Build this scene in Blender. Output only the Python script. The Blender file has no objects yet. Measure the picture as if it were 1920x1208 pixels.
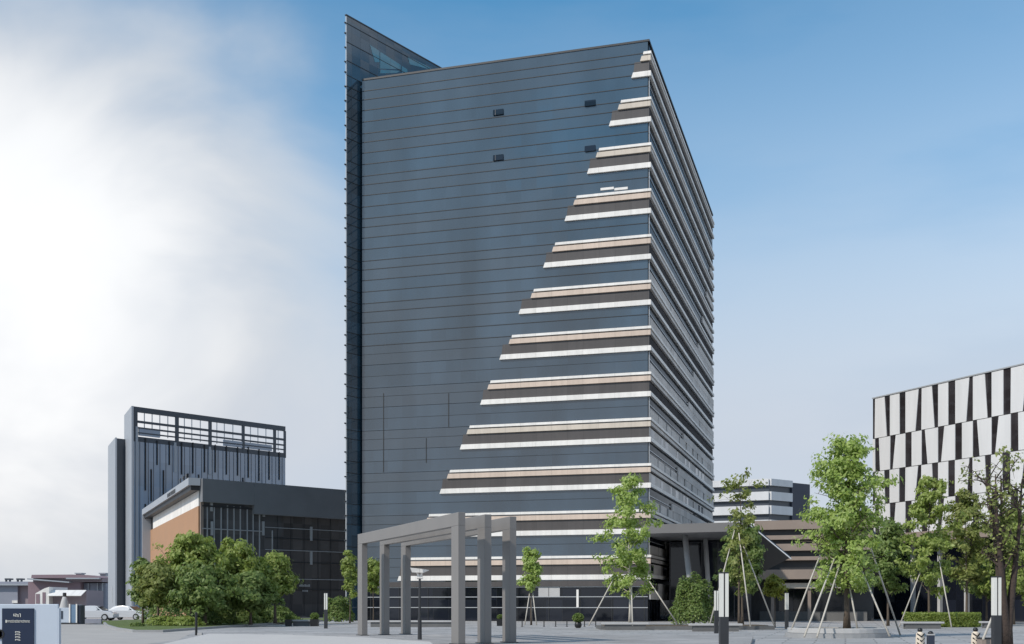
import bpy, math, random
import numpy as np
from mathutils import Vector, Matrix

random.seed(7)
R = math.radians
S = bpy.context.scene
COL = S.collection

# ------------------------------------------------------------------ camera
F = 2180.0            # focal length in photo pixels (photo is 1920 wide)
HZ = 1135.0           # horizon row of the photograph
CH = 1.5              # eye height
cam = bpy.data.cameras.new("camera")
cam.sensor_fit = 'HORIZONTAL'
cam.sensor_width = 36.0
cam.lens = F / 1920 * 36
cam.shift_y = (HZ - 604) / 1920
cam.clip_start = 0.1
cam.clip_end = 6000
camo = bpy.data.objects.new("camera", cam)
camo.location = (0, 0, CH)
camo.rotation_euler = (R(90), 0, 0)
COL.objects.link(camo)
S.camera = camo

# ------------------------------------------------------------------ light
SUN_EL = 42.0
SUN_AZ = math.degrees(math.atan2(-0.81, -0.585))       # clockwise from +Y
S.view_settings.view_transform = 'Standard'
S.view_settings.look = 'None'
S.view_settings.gamma = 1
S.view_settings.exposure = 0.0
W = bpy.data.worlds.new("World")
S.world = W
W.use_nodes = True
nt = W.node_tree
nt.nodes.clear()
def N(t, **kw):
    n = nt.nodes.new(t)
    for k, v in kw.items():
        if k.startswith('i_'):
            n.inputs[int(k[2:]) if k[2:].isdigit() else k[2:]].default_value = v
        else:
            setattr(n, k, v)
    return n
def L(a, b): nt.links.new(a, b)
sky = N('ShaderNodeTexSky', sky_type='NISHITA', sun_disc=False)
sky.sun_elevation = R(SUN_EL)
sky.sun_rotation = R(SUN_AZ)
sky.altitude = 0
sky.air_density = 1.0
sky.dust_density = 0.25
sky.ozone_density = 4.0
tc = N('ShaderNodeTexCoord')
sep = N('ShaderNodeSeparateXYZ'); L(tc.outputs['Generated'], sep.inputs[0])
# bank of sunlit thin cloud, low in the north-west of the site
dot = N('ShaderNodeVectorMath', operation='DOT_PRODUCT')
gd = Vector((-0.425, 1.0, 0.26)).normalized()
dot.inputs[1].default_value = gd
L(tc.outputs['Generated'], dot.inputs[0])
mp = N('ShaderNodeMapping'); mp.inputs['Scale'].default_value = (1.0, 1.0, 1.7)
L(tc.outputs['Generated'], mp.inputs[0])
nz = N('ShaderNodeTexNoise'); nz.inputs['Scale'].default_value = 3.6; nz.inputs['Detail'].default_value = 5.0
nz.inputs['Roughness'].default_value = 0.5; nz.inputs['Distortion'].default_value = 0.5
L(mp.outputs[0], nz.inputs['Vector'])
nd = N('ShaderNodeMath', operation='MULTIPLY_ADD'); nd.inputs[1].default_value = 0.055; nd.inputs[2].default_value = -0.0275
L(nz.outputs['Fac'], nd.inputs[0])
sm = N('ShaderNodeMath', operation='ADD'); L(dot.outputs['Value'], sm.inputs[0]); L(nd.outputs[0], sm.inputs[1])
rm = N('ShaderNodeMapRange', interpolation_type='SMOOTHSTEP')
rm.inputs['From Min'].default_value = 0.956; rm.inputs['From Max'].default_value = 0.996
rm.inputs['To Min'].default_value = 0.0; rm.inputs['To Max'].default_value = 0.90
L(sm.outputs[0], rm.inputs['Value'])
# pale layer of haze along the horizon
hz = N('ShaderNodeMapRange', interpolation_type='SMOOTHSTEP')
hz.inputs['From Min'].default_value = 0.13; hz.inputs['From Max'].default_value = 0.47
hz.inputs['To Min'].default_value = 0.97; hz.inputs['To Max'].default_value = 0.0
L(sep.outputs['Z'], hz.inputs['Value'])
mixh = N('ShaderNodeMix', data_type='RGBA')
tint = N('ShaderNodeVectorMath', operation='MULTIPLY'); tint.inputs[1].default_value = (0.74, 1.28, 1.27)
L(sky.outputs[0], tint.inputs[0])
L(hz.outputs[0], mixh.inputs['Factor']); L(tint.outputs[0], mixh.inputs['A'])
mixh.inputs['B'].default_value = (4.35, 4.75, 5.45, 1)
# a few thin streaks elsewhere
n2 = N('ShaderNodeTexNoise'); n2.inputs['Scale'].default_value = 2.2; n2.inputs['Detail'].default_value = 6
m2 = N('ShaderNodeMapping'); m2.inputs['Scale'].default_value = (1.0, 1.0, 3.5); m2.inputs['Location'].default_value = (3.1, 1.7, 0.4)
L(tc.outputs['Generated'], m2.inputs[0]); L(m2.outputs[0], n2.inputs['Vector'])
r2 = N('ShaderNodeMapRange', interpolation_type='SMOOTHSTEP')
r2.inputs['From Min'].default_value = 0.44; r2.inputs['From Max'].default_value = 0.60
r2.inputs['To Min'].default_value = 0.0; r2.inputs['To Max'].default_value = 1.0
L(n2.outputs['Fac'], r2.inputs['Value'])
beh = N('ShaderNodeMapRange', interpolation_type='SMOOTHSTEP')      # broken cloud added out of view, for whiter fill and glass reflections
beh.inputs['From Min'].default_value = 0.70; beh.inputs['From Max'].default_value = 0.10
beh.inputs['To Min'].default_value = 0.08; beh.inputs['To Max'].default_value = 0.42
L(sep.outputs['Y'], beh.inputs['Value'])
r2m = N('ShaderNodeMath', operation='MULTIPLY'); L(r2.outputs[0], r2m.inputs[0]); L(beh.outputs[0], r2m.inputs[1])
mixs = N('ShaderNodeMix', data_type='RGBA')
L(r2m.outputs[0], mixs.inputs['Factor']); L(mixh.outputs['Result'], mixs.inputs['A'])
bx_ = N('ShaderNodeMapRange', interpolation_type='SMOOTHSTEP')     # clouds to the right made brighter, added fill for the tower's shaded face
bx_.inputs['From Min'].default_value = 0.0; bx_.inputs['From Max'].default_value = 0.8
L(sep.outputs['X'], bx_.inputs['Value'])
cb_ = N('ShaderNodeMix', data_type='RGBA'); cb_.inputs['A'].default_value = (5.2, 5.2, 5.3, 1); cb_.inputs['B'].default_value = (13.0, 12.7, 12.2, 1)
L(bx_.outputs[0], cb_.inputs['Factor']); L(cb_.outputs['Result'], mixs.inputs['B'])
mixc = N('ShaderNodeMix', data_type='RGBA')
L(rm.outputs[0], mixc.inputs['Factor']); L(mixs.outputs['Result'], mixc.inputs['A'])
core = N('ShaderNodeMapRange', interpolation_type='SMOOTHSTEP')
core.inputs['From Min'].default_value = 0.979; core.inputs['From Max'].default_value = 1.001
nd2 = N('ShaderNodeMath', operation='MULTIPLY_ADD'); nd2.inputs[1].default_value = 0.030; nd2.inputs[2].default_value = -0.015
L(nz.outputs['Fac'], nd2.inputs[0])
sm2 = N('ShaderNodeMath', operation='ADD'); L(dot.outputs['Value'], sm2.inputs[0]); L(nd2.outputs[0], sm2.inputs[1])
L(sm2.outputs[0], core.inputs['Value'])
cc = N('ShaderNodeMix', data_type='RGBA')
L(core.outputs[0], cc.inputs['Factor']); ca = N('ShaderNodeMix', data_type='RGBA'); ca.inputs['A'].default_value = (4.75, 4.95, 5.3, 1); ca.inputs['B'].default_value = (5.6, 5.65, 5.75, 1)
nc = N('ShaderNodeMapRange', interpolation_type='SMOOTHSTEP'); nc.inputs['From Min'].default_value = 0.34; nc.inputs['From Max'].default_value = 0.62
L(nz.outputs['Fac'], nc.inputs['Value']); L(nc.outputs[0], ca.inputs['Factor']); L(ca.outputs['Result'], cc.inputs['A']); cc.inputs['B'].default_value = (8.0, 8.0, 8.0, 1)
L(cc.outputs['Result'], mixc.inputs['B'])
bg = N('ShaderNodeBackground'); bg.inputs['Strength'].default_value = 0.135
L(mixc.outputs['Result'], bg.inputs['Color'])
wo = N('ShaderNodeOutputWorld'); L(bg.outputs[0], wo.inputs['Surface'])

sl = bpy.data.lights.new("sun", 'SUN')
sl.energy = 3.5
sl.angle = R(2.0)
sl.color = (1.0, 0.93, 0.84)
so = bpy.data.objects.new("sun", sl)
_az, _el = R(SUN_AZ), R(SUN_EL)
sd = Vector((math.sin(_az) * math.cos(_el), math.cos(_az) * math.cos(_el), math.sin(_el)))
so.rotation_euler = (-sd).to_track_quat('-Z', 'Y').to_euler()
so.location = sd * 300
COL.objects.link(so)

# ------------------------------------------------------------------ helpers
def PT(px, py, Y): return Vector(((px - 960) / F * Y, Y, CH + (HZ - py) / F * Y))
def GR(px, py, z=0.0):
    Y = (CH - z) * F / (py - HZ)
    return ((px - 960) / F * Y, Y)

class MB:
    """collects polygons for one mesh"""
    def __init__(s): s.v = []; s.f = []; s.uv = []; s.m = []
    def add(s, vs, fs, uvs=None, m=0):
        b = len(s.v)
        s.v += [tuple(x) for x in vs]
        s.uv += list(uvs) if uvs else [(x[0], x[2]) for x in vs]
        s.f += [tuple(i + b for i in f) for f in fs]
        s.m += [m] * len(fs)
    def hexa(s, p, uvs=None, m=0):
        s.add(p, [(0, 3, 2, 1), (4, 5, 6, 7), (0, 1, 5, 4), (1, 2, 6, 5), (2, 3, 7, 6), (3, 0, 4, 7)], uvs, m)
    def box(s, x0, x1, y0, y1, z0, z1, m=0):
        s.hexa([(x0, y0, z0), (x1, y0, z0), (x1, y1, z0), (x0, y1, z0), (x0, y0, z1), (x1, y0, z1), (x1, y1, z1), (x0, y1, z1)], None, m)
    def prism(s, poly, z0, z1, m=0, taper=1.0):
        n = len(poly)
        a = sum((poly[i][0] * poly[(i + 1) % n][1] - poly[(i + 1) % n][0] * poly[i][1]) for i in range(n))
        if a < 0: poly = poly[::-1]
        cx = sum(p[0] for p in poly) / n; cy = sum(p[1] for p in poly) / n
        vs = [(p[0], p[1], z0) for p in poly] + [(cx + (p[0] - cx) * taper, cy + (p[1] - cy) * taper, z1) for p in poly]
        per = [0]
        for i in range(n):
            q, w = poly[i], poly[(i + 1) % n]
            per.append(per[-1] + math.hypot(q[0] - w[0], q[1] - w[1]))
        for i in range(n):
            j = (i + 1) % n
            s.add([vs[i], vs[j], vs[n + j], vs[n + i]], [(0, 1, 2, 3)], [(per[i], z0), (per[i + 1], z0), (per[i + 1], z1), (per[i], z1)], m)
        s.add(vs[:n], [tuple(range(n))[::-1]], [(p[0], p[1]) for p in poly], m)
        s.add(vs[n:], [tuple(range(n))], [(p[0], p[1]) for p in poly], m)
    def tube(s, pts, rad, seg=8, m=0, cap=True):
        pts = [Vector(p) for p in pts]
        n = len(pts)
        if not hasattr(rad, '__len__'): rad = [rad] * n
        vs = []; up = Vector((0.31, 0.17, 0.93)); last = None
        for i, p in enumerate(pts):
            t = (pts[min(i + 1, n - 1)] - pts[max(i - 1, 0)])
            t = t.normalized() if t.length > 1e-9 else Vector((0, 0, 1))
            if last is None:
                a = t.cross(Vector((1, 0, 0)) if abs(t.x) < 0.8 else Vector((0, 1, 0))).normalized()
            else:
                a = (last - t * last.dot(t)).normalized()
            last = a
            b = t.cross(a)
            for k in range(seg):
                th = 2 * math.pi * k / seg
                vs.append(p + (a * math.cos(th) + b * math.sin(th)) * rad[i])
        fs = []
        for i in range(n - 1):
            for k in range(seg):
                k2 = (k + 1) % seg
                fs.append((i * seg + k, i * seg + k2, (i + 1) * seg + k2, (i + 1) * seg + k))
        if cap:
            fs.append(tuple(range(seg))[::-1]); fs.append(tuple((n - 1) * seg + k for k in range(seg)))
        s.add(vs, fs, None, m)
    def lathe(s, prof, seg=20, cx=0, cy=0, m=0):
        vs = []; n = len(prof)
        for r, z in prof:
            for k in range(seg):
                th = 2 * math.pi * k / seg
                vs.append((cx + r * math.cos(th), cy + r * math.sin(th), z))
        fs = []
        for i in range(n - 1):
            for k in range(seg):
                k2 = (k + 1) % seg
                fs.append((i * seg + k, i * seg + k2, (i + 1) * seg + k2, (i + 1) * seg + k))
        fs.append(tuple(range(seg))[::-1]); fs.append(tuple((n - 1) * seg + k for k in range(seg)))
        s.add(vs, fs, None, m)
    def build(s, name, mats, parent=None, smooth=False, bevel=0.0, rot_loc=None):
        base = Vector((0, 0, 0))
        if parent is not None:
            r = parent
            while r.parent: r = r.parent
            base = Vector(r.get('_base', (0, 0, 0)))
        me = bpy.data.meshes.new(name)
        me.from_pydata([tuple(Vector(v) - base) for v in s.v], [], s.f)
        ul = me.uv_layers.new(name="UVMap")
        li = np.zeros(len(me.loops), dtype=np.int32); me.loops.foreach_get('vertex_index', li)
        uv = np.array(s.uv, dtype=np.float32)[li]
        ul.data.foreach_set('uv', uv.ravel())
        if not isinstance(mats, (list, tuple)): mats = [mats]
        for mm in mats: me.materials.append(mm)
        me.polygons.foreach_set('material_index', s.m)
        if smooth: me.polygons.foreach_set('use_smooth', [True] * len(me.polygons))
        me.update()
        o = bpy.data.objects.new(name, me)
        COL.objects.link(o)
        if parent is not None: o.parent = parent
        if bevel:
            b = o.modifiers.new('bevel', 'BEVEL'); b.width = bevel; b.segments = 2; b.limit_method = 'ANGLE'
        return o

def thing(name, label, cat, loc=(0, 0, 0), rz=0.0, group=None, world=False):
    """an Empty at the thing's base; world=True: children are given in world coordinates"""
    o = bpy.data.objects.new(name, None)
    o.empty_display_size = 0.3
    COL.objects.link(o)
    o.location = loc; o.rotation_euler = (0, 0, rz)
    o['label'] = label; o['category'] = cat
    if group: o['group'] = group
    if world: o['_base'] = tuple(loc)
    return o
def tag(o, label, cat, group=None):
    o['label'] = label; o['category'] = cat
    if group: o['group'] = group
    return o
def struct(o): o['kind'] = 'structure'; return o
def dup(root, loc, rz=0.0, label=None, group=None, sc=None):
    r = root.copy(); COL.objects.link(r); r.location = loc; r.rotation_euler = (0, 0, rz)
    if label: r['label'] = label
    if group: r['group'] = group
    if sc: r.scale = sc
    for ch in list(root.children):
        c = ch.copy(); COL.objects.link(c); c.parent = r
        for g in list(ch.children):
            d = g.copy(); COL.objects.link(d); d.parent = c
    return r

class Fac:
    """a vertical face: origin, direction along it, outward normal"""
    def __init__(s, o, d, outward):
        s.o = Vector((o[0], o[1], 0)); s.d = Vector((d[0], d[1], 0)).normalized()
        n = Vector((s.d.y, -s.d.x, 0))
        if n.dot(Vector((outward[0], outward[1], 0))) < 0: n = -n
        s.n = n
        s.flip = s.d.cross(n).z > 0     # keep faces pointing outwards
    def p(s, u, z, off=0.0):
        q = s.o + s.d * u + s.n * off
        return Vector((q.x, q.y, z))
    def u_at(s, px):
        k = (px - 960) / F
        return (k * s.o.y - s.o.x) / (s.d.x - k * s.d.y)
    def z_at(s, px, py):
        u = s.u_at(px); Y = s.o.y + s.d.y * u
        return CH + (HZ - py) / F * Y
    def box(s, mb, u0, u1, z0, z1, o0, o1, m=0, ub=None):
        """ub: (u0,u1) at the bottom edge when the ends slant"""
        b0, b1 = ub if ub else (u0, u1)
        P = [s.p(b0, z0, o0), s.p(b1, z0, o0), s.p(b1, z0, o1), s.p(b0, z0, o1), s.p(u0, z1, o0), s.p(u1, z1, o0), s.p(u1, z1, o1), s.p(u0, z1, o1)]
        uv = [(b0, z0), (b1, z0), (b1, z0), (b0, z0), (u0, z1), (u1, z1), (u1, z1), (u0, z1)]
        if s.flip == (u1 > u0):
            P = [P[i] for i in (1, 0, 3, 2, 5, 4, 7, 6)]; uv = [uv[i] for i in (1, 0, 3, 2, 5, 4, 7, 6)]
            # mirrored order keeps the winding
        mb.hexa(P, uv, m)
        return mb

# ------------------------------------------------------------------ materials
MATS = {}
def mat(name, col, rough=0.6, metal=0.0, ior=1.5, var=0.0, scale=2.0, bump=0.0, coord='Object', emit=None, streak=False, bscale=None):
    m = bpy.data.materials.new(name); m.use_nodes = True
    t = m.node_tree; b = t.nodes['Principled BSDF']
    b.inputs['Base Color'].default_value = (*col, 1)
    b.inputs['Roughness'].default_value = rough
    b.inputs['Metallic'].default_value = metal
    b.inputs['IOR'].default_value = ior
    if emit:
        b.inputs['Emission Color'].default_value = (*emit[:3], 1); b.inputs['Emission Strength'].default_value = emit[3]
    if var or bump:
        c = t.nodes.new('ShaderNodeTexCoord')
        mpn = t.nodes.new('ShaderNodeMapping')
        if streak: mpn.inputs['Scale'].default_value = (1, 1, 0.12)
        t.links.new(c.outputs[coord], mpn.inputs[0])
        n = t.nodes.new('ShaderNodeTexNoise'); n.inputs['Scale'].default_value = scale; n.inputs['Detail'].default_value = 6; n.inputs['Roughness'].default_value = 0.6
        t.links.new(mpn.outputs[0], n.inputs['Vector'])
        if var:
            r = t.nodes.new('ShaderNodeMapRange'); r.inputs['From Min'].default_value = 0.25; r.inputs['From Max'].default_value = 0.75
            r.inputs['To Min'].default_value = 1 - var; r.inputs['To Max'].default_value = 1 + var
            t.links.new(n.outputs['Fac'], r.inputs['Value'])
            x = t.nodes.new('ShaderNodeVectorMath'); x.operation = 'SCALE'
            x.inputs[0].default_value = col
            t.links.new(r.outputs[0], x.inputs['Scale']); t.links.new(x.outputs[0], b.inputs['Base Color'])
            rr = t.nodes.new('ShaderNodeMapRange'); rr.inputs['To Min'].default_value = max(0.02, rough - 0.12 * min(1, rough * 2)); rr.inputs['To Max'].default_value = min(1, rough + 0.12 * min(1, rough * 2))
            t.links.new(n.outputs['Fac'], rr.inputs['Value']); t.links.new(rr.outputs[0], b.inputs['Roughness'])
        if bump:
            n3 = n
            if bscale:
                n3 = t.nodes.new('ShaderNodeTexNoise'); n3.inputs['Scale'].default_value = bscale; n3.inputs['Detail'].default_value = 3
                t.links.new(c.outputs[coord], n3.inputs['Vector'])
            bp = t.nodes.new('ShaderNodeBump'); bp.inputs['Strength'].default_value = bump; bp.inputs['Distance'].default_value = 0.05
            t.links.new(n3.outputs['Fac'], bp.inputs['Height']); t.links.new(bp.outputs[0], b.inputs['Normal'])
    MATS[name] = m
    return m

def clad_mat(name, col, w=1.5, h=5.0, rough=0.6, spec=0.3, tint=0.05, joint=0.7):
    """cladding in separate sheets (UV = metres): joints, slight tone change from sheet to sheet, rain streaks"""
    m = bpy.data.materials.new(name); m.use_nodes = True
    t = m.node_tree; b = t.nodes['Principled BSDF']
    b.inputs['Roughness'].default_value = rough; b.inputs['Specular IOR Level'].default_value = spec
    uv = t.nodes.new('ShaderNodeUVMap')
    dv = t.nodes.new('ShaderNodeVectorMath'); dv.operation = 'DIVIDE'; dv.inputs[1].default_value = (w, h, 1); t.links.new(uv.outputs[0], dv.inputs[0])
    fl = t.nodes.new('ShaderNodeVectorMath'); fl.operation = 'FLOOR'; t.links.new(dv.outputs[0], fl.inputs[0])
    fr = t.nodes.new('ShaderNodeVectorMath'); fr.operation = 'FRACTION'; t.links.new(dv.outputs[0], fr.inputs[0])
    wn = t.nodes.new('ShaderNodeTexWhiteNoise'); wn.noise_dimensions = '2D'; t.links.new(fl.outputs[0], wn.inputs['Vector'])
    sx = t.nodes.new('ShaderNodeSeparateXYZ'); t.links.new(fr.outputs[0], sx.inputs[0])
    lt = t.nodes.new('ShaderNodeMath'); lt.operation = 'LESS_THAN'; lt.inputs[1].default_value = 0.018; t.links.new(sx.outputs['X'], lt.inputs[0])
    mpn = t.nodes.new('ShaderNodeMapping'); mpn.inputs['Scale'].default_value = (2.2, 0.35, 1); t.links.new(uv.outputs[0], mpn.inputs[0])
    n = t.nodes.new('ShaderNodeTexNoise'); n.inputs['Scale'].default_value = 1.0; n.inputs['Detail'].default_value = 6; t.links.new(mpn.outputs[0], n.inputs['Vector'])
    r1 = t.nodes.new('ShaderNodeMapRange'); r1.inputs['To Min'].default_value = 1 - tint; r1.inputs['To Max'].default_value = 1 + tint; t.links.new(wn.outputs['Value'], r1.inputs['Value'])
    r2_ = t.nodes.new('ShaderNodeMapRange'); r2_.inputs['From Min'].default_value = 0.35; r2_.inputs['From Max'].default_value = 0.75; r2_.inputs['To Min'].default_value = 1.03; r2_.inputs['To Max'].default_value = 0.88; t.links.new(n.outputs['Fac'], r2_.inputs['Value'])
    r3 = t.nodes.new('ShaderNodeMapRange'); r3.inputs['To Min'].default_value = 1.0; r3.inputs['To Max'].default_value = joint; t.links.new(lt.outputs[0], r3.inputs['Value'])
    a = t.nodes.new('ShaderNodeMath'); a.operation = 'MULTIPLY'; t.links.new(r1.outputs[0], a.inputs[0]); t.links.new(r2_.outputs[0], a.inputs[1])
    a2 = t.nodes.new('ShaderNodeMath'); a2.operation = 'MULTIPLY'; t.links.new(a.outputs[0], a2.inputs[0]); t.links.new(r3.outputs[0], a2.inputs[1])
    x = t.nodes.new('ShaderNodeVectorMath'); x.operation = 'SCALE'; x.inputs[0].default_value = col; t.links.new(a2.outputs[0], x.inputs['Scale'])
    t.links.new(x.outputs[0], b.inputs['Base Color'])
    return m

def glass_mat(name, col, ior=2.0, pw=1.5, ph=1.04, rough=0.05, tint=0.35, wave=0.02, soft=0.0, joint=True, spread=0.012, jcol=None):
    """coated facade glass: pane to pane tint, slightly different tilt of each pane, thin dark joints (UV = metres)"""
    m = bpy.data.materials.new(name); m.use_nodes = True
    t = m.node_tree; b = t.nodes['Principled BSDF']
    b.inputs['Roughness'].default_value = rough; b.inputs['IOR'].default_value = ior
    uv = t.nodes.new('ShaderNodeUVMap')
    dv = t.nodes.new('ShaderNodeVectorMath'); dv.operation = 'DIVIDE'; dv.inputs[1].default_value = (pw, ph, 1)
    t.links.new(uv.outputs[0], dv.inputs[0])
    fl = t.nodes.new('ShaderNodeVectorMath'); fl.operation = 'FLOOR'; t.links.new(dv.outputs[0], fl.inputs[0])
    wn = t.nodes.new('ShaderNodeTexWhiteNoise'); wn.noise_dimensions = '2D'; t.links.new(fl.outputs[0], wn.inputs['Vector'])
    r = t.nodes.new('ShaderNodeMapRange'); r.inputs['To Min'].default_value = 1 - tint; r.inputs['To Max'].default_value = 1 + tint
    t.links.new(wn.outputs['Value'], r.inputs['Value'])
    sc = t.nodes.new('ShaderNodeVectorMath'); sc.operation = 'SCALE'; sc.inputs[0].default_value = col
    t.links.new(r.outputs[0], sc.inputs['Scale'])
    last = sc.outputs[0]
    if soft:      # rooms and blinds behind the glass: broad uneven tone
        ms = t.nodes.new('ShaderNodeMapping'); ms.inputs['Scale'].default_value = (0.16, 0.05, 1); t.links.new(uv.outputs[0], ms.inputs[0])
        ns = t.nodes.new('ShaderNodeTexNoise'); ns.inputs['Scale'].default_value = 1.0; ns.inputs['Detail'].default_value = 3; t.links.new(ms.outputs[0], ns.inputs['Vector'])
        rs = t.nodes.new('ShaderNodeMapRange'); rs.inputs['From Min'].default_value = 0.35; rs.inputs['From Max'].default_value = 0.68; rs.inputs['To Min'].default_value = 1 - soft; rs.inputs['To Max'].default_value = 1 + soft * 1.6
        t.links.new(ns.outputs['Fac'], rs.inputs['Value'])
        s3 = t.nodes.new('ShaderNodeVectorMath'); s3.operation = 'SCALE'; t.links.new(last, s3.inputs[0]); t.links.new(rs.outputs[0], s3.inputs['Scale']); last = s3.outputs[0]
    if joint:
        fr = t.nodes.new('ShaderNodeVectorMath'); fr.operation = 'FRACTION'; t.links.new(dv.outputs[0], fr.inputs[0])
        sx = t.nodes.new('ShaderNodeSeparateXYZ'); t.links.new(fr.outputs[0], sx.inputs[0])
        lt = t.nodes.new('ShaderNodeMath'); lt.operation = 'LESS_THAN'; lt.inputs[1].default_value = 0.022
        t.links.new(sx.outputs['X'], lt.inputs[0])
        mx = t.nodes.new('ShaderNodeMix'); mx.data_type = 'RGBA'; mx.inputs['B'].default_value = (*([c * jcol for c in col] if jcol else (0.012, 0.013, 0.015)), 1)
        t.links.new(lt.outputs[0], mx.inputs['Factor']); t.links.new(last, mx.inputs['A']); last = mx.outputs['Result']
        rr = t.nodes.new('ShaderNodeMapRange'); rr.inputs['To Min'].default_value = rough; rr.inputs['To Max'].default_value = 0.3
        t.links.new(lt.outputs[0], rr.inputs['Value']); t.links.new(rr.outputs[0], b.inputs['Roughness'])
    t.links.new(last, b.inputs['Base Color'])
    # each pane leans by a fraction of a degree and bows a little
    ge = t.nodes.new('ShaderNodeNewGeometry')
    cen = t.nodes.new('ShaderNodeVectorMath'); cen.operation = 'SUBTRACT'; cen.inputs[1].default_value = (0.5, 0.5, 0.5)
    t.links.new(wn.outputs['Color'], cen.inputs[0])
    ss = t.nodes.new('ShaderNodeVectorMath'); ss.operation = 'SCALE'; ss.inputs['Scale'].default_value = spread
    t.links.new(cen.outputs[0], ss.inputs[0])
    nz = t.nodes.new('ShaderNodeTexNoise'); nz.inputs['Scale'].default_value = 0.35; nz.inputs['Detail'].default_value = 2
    t.links.new(uv.outputs[0], nz.inputs['Vector'])
    c2 = t.nodes.new('ShaderNodeVectorMath'); c2.operation = 'SUBTRACT'; c2.inputs[1].default_value = (0.5, 0.5, 0.5)
    t.links.new(nz.outputs['Color'], c2.inputs[0])
    s2 = t.nodes.new('ShaderNodeVectorMath'); s2.operation = 'SCALE'; s2.inputs['Scale'].default_value = wave
    t.links.new(c2.outputs[0], s2.inputs[0])
    a1 = t.nodes.new('ShaderNodeVectorMath'); t.links.new(ge.outputs['Normal'], a1.inputs[0]); t.links.new(ss.outputs[0], a1.inputs[1])
    a2 = t.nodes.new('ShaderNodeVectorMath'); t.links.new(a1.outputs[0], a2.inputs[0]); t.links.new(s2.outputs[0], a2.inputs[1])
    nn = t.nodes.new('ShaderNodeVectorMath'); nn.operation = 'NORMALIZE'; t.links.new(a2.outputs[0], nn.inputs[0])
    t.links.new(nn.outputs[0], b.inputs['Normal'])
    MATS[name] = m
    return m

def leaf_mat(name, c1, c2, c3, trans=0.35):
    m = bpy.data.materials.new(name); m.use_nodes = True
    t = m.node_tree; b = t.nodes['Principled BSDF']; out = t.nodes['Material Output']
    ge = t.nodes.new('ShaderNodeNewGeometry')
    cr = t.nodes.new('ShaderNodeValToRGB')
    e = cr.color_ramp.elements
    e[0].position = 0.0; e[0].color = (*c1, 1); e[1].position = 1.0; e[1].color = (*c3, 1)
    k = e.new(0.55); k.color = (*c2, 1)
    t.links.new(ge.outputs['Random Per Island'], cr.inputs[0])
    b.inputs['Roughness'].default_value = 0.55
    t.links.new(cr.outputs[0], b.inputs['Base Color'])
    tr = t.nodes.new('ShaderNodeBsdfTranslucent'); t.links.new(cr.outputs[0], tr.inputs['Color'])
    mx = t.nodes.new('ShaderNodeMixShader'); mx.inputs[0].default_value = trans
    t.links.new(b.outputs[0], mx.inputs[1]); t.links.new(tr.outputs[0], mx.inputs[2]); t.links.new(mx.outputs[0], out.inputs['Surface'])
    MATS[name] = m
    return m

def paving_mat(name, col, w, h, var=0.12, joint=0.6, rot=0.0, rough=0.7):
    m = bpy.data.materials.new(name); m.use_nodes = True
    t = m.node_tree; b = t.nodes['Principled BSDF']
    c = t.nodes.new('ShaderNodeTexCoord'); mpn = t.nodes.new('ShaderNodeMapping'); mpn.inputs['Rotation'].default_value = (0, 0, rot)
    t.links.new(c.outputs['Object'], mpn.inputs[0])
    br = t.nodes.new('ShaderNodeTexBrick'); br.inputs['Scale'].default_value = 1.0
    br.inputs['Brick Width'].default_value = w; br.inputs['Row Height'].default_value = h; br.inputs['Mortar Size'].default_value = 0.035
    br.inputs['Color1'].default_value = (*[x * (1 - var) for x in col], 1); br.inputs['Color2'].default_value = (*[x * (1 + var) for x in col], 1)
    br.inputs['Mortar'].default_value = (*[x * joint for x in col], 1)
    t.links.new(mpn.outputs[0], br.inputs['Vector'])
    n = t.nodes.new('ShaderNodeTexNoise'); n.inputs['Scale'].default_value = 0.35; n.inputs['Detail'].default_value = 7; n.inputs['Roughness'].default_value = 0.65
    t.links.new(c.outputs['Object'], n.inputs['Vector'])
    r = t.nodes.new('ShaderNodeMapRange'); r.inputs['From Min'].default_value = 0.3; r.inputs['From Max'].default_value = 0.7; r.inputs['To Min'].default_value = 0.72; r.inputs['To Max'].default_value = 1.15
    t.links.new(n.outputs['Fac'], r.inputs['Value'])
    x = t.nodes.new('ShaderNodeVectorMath'); x.operation = 'SCALE'; t.links.new(br.outputs['Color'], x.inputs[0]); t.links.new(r.outputs[0], x.inputs['Scale'])
    t.links.new(x.outputs[0], b.inputs['Base Color']); b.inputs['Roughness'].default_value = rough
    MATS[name] = m
    return m

M_ground = mat('ground_soil', (0.26, 0.26, 0.25), 0.9, var=0.2, scale=0.05)
M_plaza = paving_mat('plaza_paving', (0.37, 0.36, 0.355), 2.4, 1.2, 0.12, 0.42, R(16))
M_terrace = paving_mat('terrace_paving', (0.36, 0.345, 0.335), 2.4, 1.2, 0.12, 0.42, R(-22))
M_road = mat('road_concrete', (0.385, 0.36, 0.335), 0.85, var=0.13, scale=0.4, bump=0.1, bscale=30)
M_grass = mat('lawn_grass', (0.10, 0.135, 0.03), 0.9, var=0.45, scale=1.6, bump=0.6, bscale=22)
M_stone = mat('light_stone', (0.44, 0.43, 0.42), 0.75, var=0.10, scale=1.5)
M_pale = mat('pale_stone', (0.50, 0.475, 0.45), 0.75, var=0.06, scale=0.8)
M_kerb = mat('kerb_stone', (0.30, 0.30, 0.30), 0.8, var=0.12, scale=1.2)
M_darkstone = mat('dark_stone', (0.13, 0.128, 0.125), 0.7, var=0.15, scale=1.0)
M_white = clad_mat('white_panel_paint', (0.80, 0.765, 0.72))
M_beige = clad_mat('beige_cladding', (0.60, 0.525, 0.44))
M_beige2 = clad_mat('peach_cladding', (0.62, 0.50, 0.41))
M_brown = clad_mat('brown_spandrel', (0.085, 0.076, 0.073), rough=0.4, spec=0.4, tint=0.08)
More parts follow.
